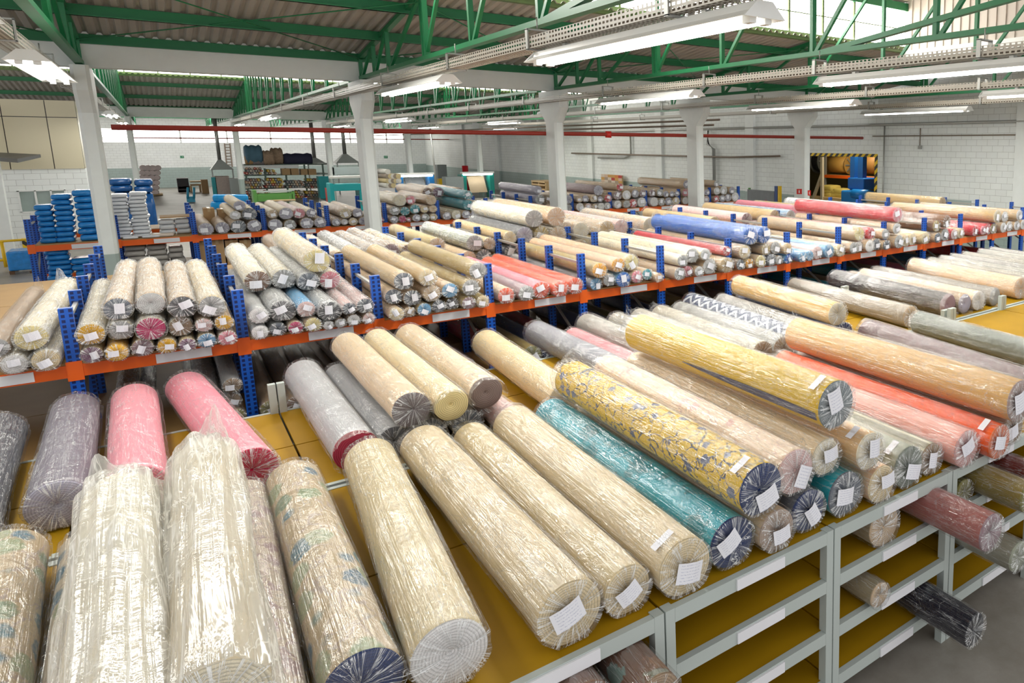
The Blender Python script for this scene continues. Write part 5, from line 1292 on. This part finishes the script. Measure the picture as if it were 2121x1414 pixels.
# extractor hoods with ducts
HOODM = mat('pale_hood_steel', (.66, .70, .68), .4)
def hood(label, xa, xb, yb, xt0, xt1, yt, ytop, Y, m_=HOODM):
    t = thing('extractor_hood', label, 'extractor hood', at((xa + xb) / 2, yb, Y=Y), 'extractor hoods')
    A, B_ = at(xa, yb, Y=Y), at(xb, yb, Y=Y); C_, D_ = at(xt0, yt, Y=Y), at(xt1, yt, Y=Y); dp = (B_.x - A.x) * .9; c0 = dp * .38; c1 = dp * .62
    k = MB(); k.hexa([(A.x, Y, A.z), (B_.x, Y, A.z), (B_.x, Y + dp, A.z), (A.x, Y + dp, A.z), (C_.x, Y + c0, C_.z), (D_.x, Y + c0, C_.z), (D_.x, Y + c1, C_.z), (C_.x, Y + c1, C_.z)]); k.build('canopy', m_, t)
    k = MB(); cx, cy = (C_.x + D_.x) / 2, Y + dp / 2; k.tube([(cx, cy, C_.z), (cx, cy, Z(1.7))], (D_.x - C_.x) * .5, 14); k.build('duct', GALV, t)
    for xx in (A.x + .08, B_.x - .08):
        k = MB(); k.box((xx - .04, Y + .05, 0), (xx + .04, Y + .13, A.z)); k.build('leg', m_, t)
hood('grey pyramid hood with a duct, before the far wall windows', 436, 485, 352, 452, 460, 331, 262, 62)
hood('grey pyramid hood with a duct, just behind the crowded storage rack', 636, 682, 342, 650, 658, 327, 262, 64)
hood('grey pyramid hood with a duct, seen beside the second column', 696, 746, 338, 714, 722, 319, 262, 60)
t = thing('work_table', 'table draped with spotted cloth under the first hood', 'table', at(463, 395, Y=60))
k = MB(); pbox(k, 449, 365, 478, 395, 60, 1., 0, 0, True); k.build('cloth_drape', mat('spotted_cloth', (.55, .45, .40), .8, 0, .3, 14), t)
k = MB(); pbox(k, 441, 367, 450, 393, 60, .5, 0, 0, True); k.build('side_panel', TEAL, t)
fb('cabinet', 'small pale grey cabinet next to the spotted cloth table', 'cabinet', 479, 369, 502, 395, 59, .9, GREYST)
t = thing('wall_ladder', 'dark ladder fixed on the far wall beside the first hood', 'ladder', at(472, 345, Y=77.9))
for x_ in (465, 476):
    k = MB(); k.bar(at(x_, 297, Y=77.9), at(x_ + 5, 346, Y=77.9), .08, .06); k.build('rail', RUST, t)
for q in range(8):
    k = MB(); k.bar(at(465 + q * .65, 299 + q * 6, Y=77.9), at(476 + q * .65, 299 + q * 6, Y=77.9), .05, .05); k.build('rung', RUST, t)
# storage rack crammed with small bolts
Ys = 58
t = thing('storage_rack', 'tall grey-green rack crammed with small bolts, bundles lying on top', 'storage rack', at(590, 430, Y=Ys))
FRM = mat('dark_green_frame', (.10, .16, .13), .5)
for x_ in (507, 547, 590, 630, 668, 684):
    k = MB(); a = at(x_, 340, Y=Ys); k.box((a.x - .05, Ys, 0), (a.x + .05, Ys + .08, a.z)); k.build('post', FRM, t)
for y_, x0, x1 in ((341, 505, 690), (363, 507, 684), (391, 507, 684), (412, 507, 684)):
    k = MB(); a = at(x0, y_, Y=Ys); b_ = at(x1, y_, Y=Ys); k.box((a.x, Ys + .02, a.z - .06), (b_.x, Ys + 2.2, a.z)); k.build('shelf', FRM, t)
k = MB(); a = at(503, 343, Y=Ys - .4); b_ = at(620, 345, Y=Ys - .4); k.box((a.x, Ys - .12, a.z - .20), (b_.x, Ys + .03, a.z)); tag(k.build('light_strip', WHITEP), 'long white unlit strip fixed along the crammed rack', 'strip light')
R = rnd(5); palb = [(.30, .28, .27), (.20, .17, .15), (.45, .06, .05), (.62, .40, .03), (.60, .56, .48), (.13, .14, .18), (.28, .12, .08), (.16, .2, .2), (.5, .3, .2)]
cols_b = [mat('bolt_cloth_%d' % i, c, .8) for i, c in enumerate(palb)]
CORE = mat('pale_core_paper', (.70, .62, .46), .7)
rows_b = [(508, 545, 346, 362, 0), (550, 572, 352, 362, 1), (508, 546, 368, 391, 0), (549, 590, 368, 390, 3), (593, 630, 372, 390, 0), (633, 668, 368, 391, 1), (508, 546, 395, 412, 0), (549, 560, 394, 411, 0), (633, 666, 395, 412, 3), (605, 630, 394, 411, 3)]
nb = 0
for (x0, x1, y0, y1, tone) in rows_b:
    y_ = y1 - 3.2; rr = 0
    while y_ > y0:
        x_ = x0 + 3 + (2.8 if rr % 2 else 0)
        while x_ < x1 - 2:
            if nb < 215:
                P = at(x_ + R.uniform(-.5, .5), y_, Y=Ys - .15); r_ = .085 + R.uniform(-.008, .012)
                mi = R.choice((tone, 0, 1, 5, 6, 7, 8, 4)) if R.random() < .75 else R.choice((2, 3, 3, 4))
                k = MB(); k.tube([P, P + Vector((0, 1.2 + R.uniform(0, .3), 0))], r_, 9, 0); k.tube([P - Vector((0, .012, 0)), P + Vector((0, .01, 0))], r_ * .42, 7, 1)
                tag(k.build('fabric_bolt', [cols_b[mi], CORE]), 'small fabric bolt lying end-on in the crammed storage rack', 'fabric bolt', 'bolts in the crammed rack'); nb += 1
            x_ += 5.6
        y_ -= 5.0; rr += 1
for k_, (x0, x1) in enumerate(((585, 602), (604, 620), (624, 638), (640, 656))):
    fb('cardboard_box', 'brown carton on the crammed rack, %s along the row' % ORD[k_], 'box', x0, 349 + (k_ // 2), x1, 362.4, Ys - .2, .8, CARD, 'cartons on the crammed rack', .01, False)
def bundle(label, x0, y0, x1, y1, m_, Y=Ys + .3, r=1.):
    A, B_ = at(x0, (y0 + y1) / 2, Y=Y), at(x1, (y0 + y1) / 2, Y=Y); h = abs(at(x0, y0, Y=Y).z - at(x0, y1, Y=Y).z) / 2
    if y1 > 325:
        tz = at((x0 + x1) / 2, 341, Y=Ys).z + h * .97; A.z = tz; B_.z = tz
    k = MB(); n = 7; pts = [A + (B_ - A) * i / n for i in range(n + 1)]; k.tube(pts, [h * (.88 if i in (0, n) else 1 + .08 * math.sin(i * 2.3)) for i in range(n + 1)], 18)
    tag(k.build('cloth_bundle', m_), label, 'cloth bundle', 'bundles on top of the crammed rack')
bundle('thick blue-grey bundle on top of the crammed rack', 505, 289, 541, 330, mat('bluegrey_cloth', (.10, .20, .28), .8, 0, .25, 3))
bundle('tan bundle on the rack top under the blue-grey one', 506, 312, 524, 331, mat('tan_cloth', (.42, .26, .12), .8, 0, .2, 3), Ys + .1)
bundle('striped grey bundle on the rack top', 522, 324, 548, 335, mat('striped_grey_cloth', (.22, .19, .19), .8, 0, .3, 9), Ys)
bundle('flowered beige bundle draped on the rack top, beside the navy one', 543, 304, 566, 334, mat('flowered_beige', (.42, .29, .20), .8, 0, .4, 9), Ys + .1)
bundle('flowered beige bundle, taller one in the middle of the rack top', 560, 299, 584, 334, mat('flowered_beige', (.42, .29, .20), .8, 0, .4, 9), Ys + .5)
bundle('long navy-black bundle on the rack top', 586, 310, 645, 334, mat('navy_cloth', (.03, .03, .07), .8))
# big blue wrapped rolls behind the far rack
for k_, (x0, y0, x1, y1) in enumerate(((440, 402, 514, 418), (436, 417, 512, 434))):
    A, B_ = at(x0, (y0 + y1) / 2, Y=40), at(x1, (y0 + y1) / 2, Y=40); h = abs(at(x0, y0, Y=40).z - at(x0, y1, Y=40).z) / 2
    k = MB(); k.tube([A, A + Vector((.05, 0, 0)), B_ - Vector((.05, 0, 0)), B_], [h * .5, h, h, h * .5], 18); k.box((A.x + .2, 40 - h * .4, 0 if k_ else A.z - h), (B_.x - .2, 40 + h * .4, A.z - h * .9))
    tag(k.build('blue_roll', mat('bright_blue_polythene', (.01, .30, .72), .2, 0, .3, 6, .5)), ('upper' if k_ == 0 else 'lower') + ' big bright blue wrapped roll lying crosswise beyond the far rack', 'wrapped roll', 'big blue crosswise rolls')
# green winding machine
t = thing('winding_machine', 'green cloth winding machine in front of the crammed rack', 'machine', at(570, 432, Y=46))
k = MB(); pbox(k, 534, 401, 609, 418, 46, .9); k.build('front_panel', MGREEN, t, .03)
for x0, x1 in ((528, 536), (607, 614)):
    k = MB(); pbox(k, x0, 394, x1, 432, 46, 1., 0, 0, True); k.build('side_frame', MGREEN, t, .02)
k = MB(); pbox(k, 530, 395, 610, 399, 46, .4); k.build('top_rail', GREYST, t)
k = MB(); ptube(k, (553, 416), (612, 414), .05, 45.8, 8); k.build('roller', WOOD, t)
k = MB(); pbox(k, 536, 421, 610, 428, 46, .7); k.build('lower_panel', MGREEN, t, .02)
# turquoise machine with light hood beside the second column
t = thing('inspection_machine', 'turquoise cloth machine standing behind the second column', 'machine', at(715, 405, Y=44))
k = MB(); pbox(k, 690, 381, 752, 396, 44, 1.1); k.build('front_panel', TEAL, t, .03)
k = MB(); pbox(k, 687, 380, 695, 420, 44, 1.1, 0, .01, True); k.build('side_frame', TEAL, t, .02)
k = MB(); pbox(k, 747, 380, 753, 420, 44, 1.1, 0, .01, True); k.build('side_frame', TEAL, t, .02)
k = MB(); pbox(k, 684, 364, 752, 370, 44, .5); k.build('light_hood', WHITEP, t, .02)
k = MB(); pbox(k, 690, 346, 750, 362, 46, .2); k.build('back_board', GREYM, t)
k = MB(); pbox(k, 690, 370, 693, 382, 44.3, .1); pbox(k, 748, 370, 751, 382, 44.3, .1); pbox(k, 691, 344, 694, 372, 46, .1); k.build('support', GREYM, t)
fb('red_cabinet', 'red cabinet with white bags, beside the turquoise machine', 'cabinet', 680, 390, 687, 410, 46, .8, mat('machine_red', (.55, .03, .02), .4))
fb('cabinet', 'tall teal cabinet at the end of the crammed rack', 'cabinet', 662, 365, 683, 392, 56, .8, TEAL)
# lit inspection tables
def insp(label, x0, x1, yl, yb, Y, m_, board):
    t = thing('inspection_table', label, 'machine', at((x0 + x1) / 2, yb, Y=Y), 'lit cloth inspection tables')
    A, B_ = at(x0, yl, Y=Y), at(x1, yl, Y=Y)
    k = MB(); k.box((A.x, Y, A.z), (B_.x, Y + .4, A.z + .12)); k.build('light_hood', WHITEP, t, .02)
    k = MB(); k.tube([(A.x + .1, Y + .12, A.z - .03), (B_.x - .1, Y + .12, A.z - .03)], .09, 8); k.build('lit_tube', TUBE, t)
    C_ = at(x0, yb, Y=Y)
    k = MB(); k.hexa([(A.x + .5, Y + .1, C_.z), (B_.x - .5, Y + .1, C_.z), (B_.x - .5, Y + .2, C_.z), (A.x + .5, Y + .2, C_.z), (A.x + .5, Y + .7, A.z - .2), (B_.x - .5, Y + .7, A.z - .2), (B_.x - .5, Y + .8, A.z - .2), (A.x + .5, Y + .8, A.z - .2)]); k.build('slanted_board', board, t)
    for xx in (A.x, B_.x - .3):
        k = MB(); k.box((xx, Y + .1, 0), (xx + .3, Y + 1.0, A.z - .05)); k.build('side_frame', m_, t, .02)
insp('blue-sided inspection table with a glowing lamp and dark board', 824, 900, 363, 392, 48, mat('machine_blue', (.01, .16, .45), .4), mat('dark_board', (.07, .075, .08), .5))
insp('green-sided inspection table with a glowing lamp and tan cloth', 957, 1024, 360, 400, 50, mat('machine_seagreen', (.01, .26, .22), .4), mat('tan_board', (.36, .27, .17), .6))
fb('control_cabinet', 'grey control cabinet between the two lit inspection tables', 'cabinet', 925, 366, 962, 398, 50, .8, GREYM)
fb('control_cabinet', 'tall grey electrical cabinet behind the blue inspection table', 'cabinet', 908, 341, 927, 372, 60, .8, GREYM)
fb('yellow_box', 'yellow machine box beside the blue inspection table', 'machine box', 910, 370, 923, 380, 52, .5, YEL)
P = at(963, 343, Y=56)
tag(MB().tube([(P.x, 56, 0), P], .22, 10).build('gas_cylinder', mat('cylinder_red', (.6, .02, .03), .35)), 'tall red gas cylinder behind the green inspection table', 'gas cylinder')
R = rnd(9)
for q in range(16):
    if q in (3, 4): continue
    c_, r_ = q % 5, q // 5
    P = at(805 + c_ * 5.4 - r_ * .5, 384 - r_ * 9.5, Y=46); k = MB(); k.tube([P, P + Vector((-.15, 1.5, 0))], .15, 10)
    tag(k.build('stacked_roll', mat('stacked_roll_%d' % (q % 3), ((.55, .52, .48), (.25, .2, .16), (.5, .4, .22))[q % 3], .6)), 'mixed wrapped roll in the pile behind the second column', 'wrapped roll', 'rolls piled behind the second column')
# patchwork sample board and pallets along the block wall
t = thing('sample_board', 'patchwork board of orange, red and cream samples leaning by the wall', 'sample board', at(1270, 392, X=XW - .4))
A = at(1290, 393, X=XW - .3); B_ = at(1247, 391, X=XW - .3); zt = at(1270, 362, X=XW - .3).z; y0_, y1_ = A.y, B_.y
k = MB(); pals = [(.62, .20, .04), (.60, .42, .30), (.45, .05, .04), (.62, .52, .42), (.55, .30, .08), (.36, .27, .2)]
R = rnd(3)
for i in range(6):
    for j in range(5):
        ya = y0_ + (y1_ - y0_) * i / 6; yb = y0_ + (y1_ - y0_) * (i + 1) / 6; za = A.z + (zt - A.z) * j / 5; zb = A.z + (zt - A.z) * (j + 1) / 5
        k.quad([(XW - .33, ya, za), (XW - .33, yb, za), (XW - .33, yb, zb), (XW - .33, ya, zb)][::-1], R.randrange(6))
k.build('samples', [mat('sample_%d' % i, c, .7) for i, c in enumerate(pals)], t)
k = MB(); k.box((XW - .32, y0_, 0), (XW - .25, y1_, zt)); k.build('backing', WOOD, t)
k = MB()
for z0 in (at(1120, 392, X=19.2).z, at(1120, 383, X=19.2).z, at(1120, 377, X=19.2).z):
    a = at(1138, 390, X=19.2).y; b_ = at(1110, 388, X=19.2).y
    k.box((18.9, a, z0), (20.0, b_, z0 + .1))
for f in (0., .5, 1.):
    yy = a + (b_ - a) * f; k.box((18.95, yy - .08, 0), (19.95, yy + .08, at(1120, 377, X=19.2).z))
tag(k.build('pallet', WOOD), 'pale wooden pallet rack standing by the wall near the third column', 'pallet')
t = thing('steel_panel', 'dull grey steel panel with red marks, standing before the fifth column', 'panel', at(1577, 440, X=18.6))
A = at(1604, 436, X=18.6); B_ = at(1549, 430, X=18.6); zt = at(1577, 394, X=18.6).z
k = MB(); k.box((18.58, A.y, 0), (18.64, B_.y, zt)); k.build('sheet', mat('dull_steel_sheet', (.17, .18, .19), .4, .3, .25, 3), t)
k = MB(); k.box((18.7, A.y - .1, 0), (18.76, A.y, zt + .05)); k.box((18.7, B_.y, 0), (18.76, B_.y + .1, zt + .05)); k.build('frame', MGREEN, t)
k = MB(); R = rnd(4)
for q in range(4):
    f = .25 + .08 * (q % 2); yy = A.y + (B_.y - A.y) * f; zz = zt - .45 - .16 * q; k.quad([(18.575, yy, zz), (18.575, yy + .14, zz), (18.575, yy + .14, zz + .08), (18.575, yy, zz + .08)])
k.build('red_marks', mat('faded_red', (.35, .08, .07), .6), t)
t = thing('guide_post', 'tall dark blue post with a yellow strip beside the steel panel', 'post', at(1611, 436, X=17.6))
for nm, x0, x1, m_ in (('post', 1606, 1612, mat('dark_blue_steel', (.02, .06, .22), .4)), ('strip', 1613, 1617, YEL)):
    A = at(x0, 436, X=17.6); B_ = at(x1, 436, X=17.6); zt = at(x0, 385, X=17.6).z; k = MB(); k.box((17.55, min(A.y, B_.y), 0), (17.65, max(A.y, B_.y), zt)); k.build(nm, m_, t)
# the store seen through the doorway
XD = XW + 4.0
t = thing('store_rack', 'orange-beamed rack of reels inside the dim store', 'storage rack', at(1730, 420, X=XD))
for y_ in (14.6, 17.2, 19.8, 22.4, 25.):
    k = MB(); k.box((XD - .05, y_ - .05, 0), (XD + .05, y_ + .05, 3.4)); k.build('upright', GALV, t)
za = at(1740, 363, X=XD).z
k = MB(); k.box((XD - .06, 14.6, za - .14), (XD + .04, 25., za)); k.build('beam', ORANGE, t)
k = MB(); k.box((XD, 14.6, za - .02), (XD + 1.6, 25., za + .01)); k.build('deck', BOARD2, t)
def reel(label, xp, yp, r, wd, m_, fm):
    P = at(xp, yp, X=XD + .5); P.z = za + .02 + r
    t = thing('cable_reel', label, 'reel', (P.x, P.y, za), 'reels in the store')
    k = MB(); k.tube([P - Vector((0, wd / 2, 0)), P + Vector((0, wd / 2, 0))], r * .85, 24); k.build('drum', m_, t)
    for s_ in (-1, 1):
        k = MB(); a = P + Vector((0, s_ * wd / 2, 0)); k.tube([a, a + Vector((0, s_ * .06, 0))], r, 24); k.build('flange', fm, t)
        for q in range(8):
            k = MB(); an = q * PI / 4; b0 = a + Vector((0, s_ * .08, 0)); k.bar(b0 + Vector((math.cos(an) * r * .25, 0, math.sin(an) * r * .25)), b0 + Vector((math.cos(an) * r * .9, 0, math.sin(an) * r * .9)), .06, .03, up=(0, 1, 0)); k.build('spoke', GALV, t)
reel('spoked dark reel standing on the store rack', 1703, 345, .62, .5, BLACKP, mat('dark_flange', (.10, .10, .09), .6))
reel('tan cardboard drum lying on the store rack', 1738, 348, .46, 1.5, mat('tan_drum', (.50, .26, .05), .6), mat('tan_drum_end', (.42, .22, .05), .6))
reel('brown drum at the far edge of the store doorway', 1806, 346, .55, 1.2, mat('brown_drum', (.34, .15, .03), .6), mat('tan_drum_end', (.42, .22, .05), .6))
XL = XW + 2.2
t = thing('lift_truck', 'blue lift machine with a tall mast standing in the store doorway', 'lift truck', at(1775, 440, X=XL))
MBL = mat('machine_blue_paint', (.01, .12, .42), .4)
for x0, x1 in ((1760, 1769), (1776, 1786)):
    A = at(x0, 400, X=XL); B_ = at(x1, 400, X=XL); k = MB(); k.box((XL, B_.y, 0), (XL + .25, A.y, 3.4)); k.build('mast', MBL, t)
A = at(1758, 400, X=XL); B_ = at(1792, 400, X=XL); k = MB(); k.box((XL - .1, B_.y, at(1775, 392, X=XL).z), (XL + .7, A.y, at(1775, 368, X=XL).z)); k.build('carriage', MBL, t, .05)
k = MB(); k.box((XL - .5, B_.y, 0), (XL + .6, A.y, at(1775, 394, X=XL).z)); k.build('body', mat('bright_machine_blue', (.01, .20, .60), .35), t, .06)
k = MB(); a = at(1782, 402, X=XL - .6); k.tube([a + Vector((0, .4, 0)), a - Vector((0, .5, 0))], .2, 14); k.build('motor', mat('bright_machine_blue', (.01, .20, .60), .35), t)
for q in range(7):
    P = at(1722 + (q % 3) * 12, 404 - (q // 3) * 7, X=XD - .6); tag(soft_box((P.x, P.y, P.z), .7, .75, .34, 300 + q).build('sack', mat('yellowish_sack', (.48, .36, .08), .8, 0, .2, 5)), 'yellowish sack piled inside the dim store', 'sack', 'sacks in the store')
k = MB(); P = at(1740, 412, X=XD - .6); k.box((P.x - .6, P.y - 1.3, 0), (P.x + .6, P.y + 1.5, at(1740, 408, X=XD - .6).z)); tag(k.build('pallet', WOOD), 'pallet stacked under the yellowish sacks in the store', 'pallet')
k = MB(); k.bar(at(1683, 415, X=XD - 1.2), at(1702, 362, X=XD - 1.2), .12, .12); k.bar(at(1703, 420, X=XD - 1.2), at(1703, 325, X=XD - 1.2), .13, .13); tag(k.build('timber_prop', mat('pale_prop', (.45, .38, .28), .7)), 'pale post with a slanting brace inside the store', 'post')
# exit signs on the far wall
for xx, lab in ((377, 'small green exit sign on the far wall above the dark crate'), (799, 'small green exit sign on the far wall beyond the second column')):
    t = thing('exit_sign', lab, 'sign', at(xx, 325, Y=YF - .02), 'exit signs')
    k = MB(); A = at(xx - 3.6, 327.5, Y=YF - .01); B_ = at(xx + 3.6, 322.5, Y=YF - .01); k.box((A.x, YF - .03, A.z), (B_.x, YF - .005, B_.z)); k.build('plate', mat('sign_green', (.02, .22, .10), .4), t)
    k = MB(); w_ = B_.x - A.x; k.box((A.x + w_ * .1, YF - .035, A.z + .1), (A.x + w_ * .4, YF - .031, B_.z - .1)); k.box((A.x + w_ * .6, YF - .035, A.z + .08), (A.x + w_ * .75, YF - .031, B_.z - .06)); k.build('pictogram', WHITEP, t)

# the rolls that show smallest, far along the racks, as one mass
if MERGED:
    V_, F_, MI_, SM_, UV_, mats_ = [], [], [], [], [], []
    bpy.context.view_layer.update()
    for t in MERGED:
        for c in list(t.children_recursive):
            me = c.data; mw = Matrix.Translation(t.location); off = len(V_)
            V_ += [tuple(mw @ v.co) for v in me.vertices]
            loc = []
            for m_ in me.materials:
                if m_ not in mats_: mats_.append(m_)
                loc.append(mats_.index(m_))
            ul = me.uv_layers[0].data
            for pl_ in me.polygons:
                F_.append([off + i for i in pl_.vertices]); MI_.append(loc[pl_.material_index]); SM_.append(pl_.use_smooth); UV_ += [tuple(ul[i].uv) for i in pl_.loop_indices]
        for c in list(t.children_recursive): bpy.data.objects.remove(c)
        bpy.data.objects.remove(t)
    me = bpy.data.meshes.new('distant_fabric_rolls'); me.from_pydata(V_, [], F_)
    for m_ in mats_: me.materials.append(m_)
    me.polygons.foreach_set('material_index', MI_); me.polygons.foreach_set('use_smooth', SM_)
    ul = me.uv_layers.new(name='UVMap'); ul.data.foreach_set('uv', [c for u in UV_ for c in u]); me.update()
    o = bpy.data.objects.new('distant_fabric_rolls', me); COL.objects.link(o); o['kind'] = 'stuff'
    tag(o, 'mass of small wrapped fabric rolls showing between others on the racks', 'fabric rolls')
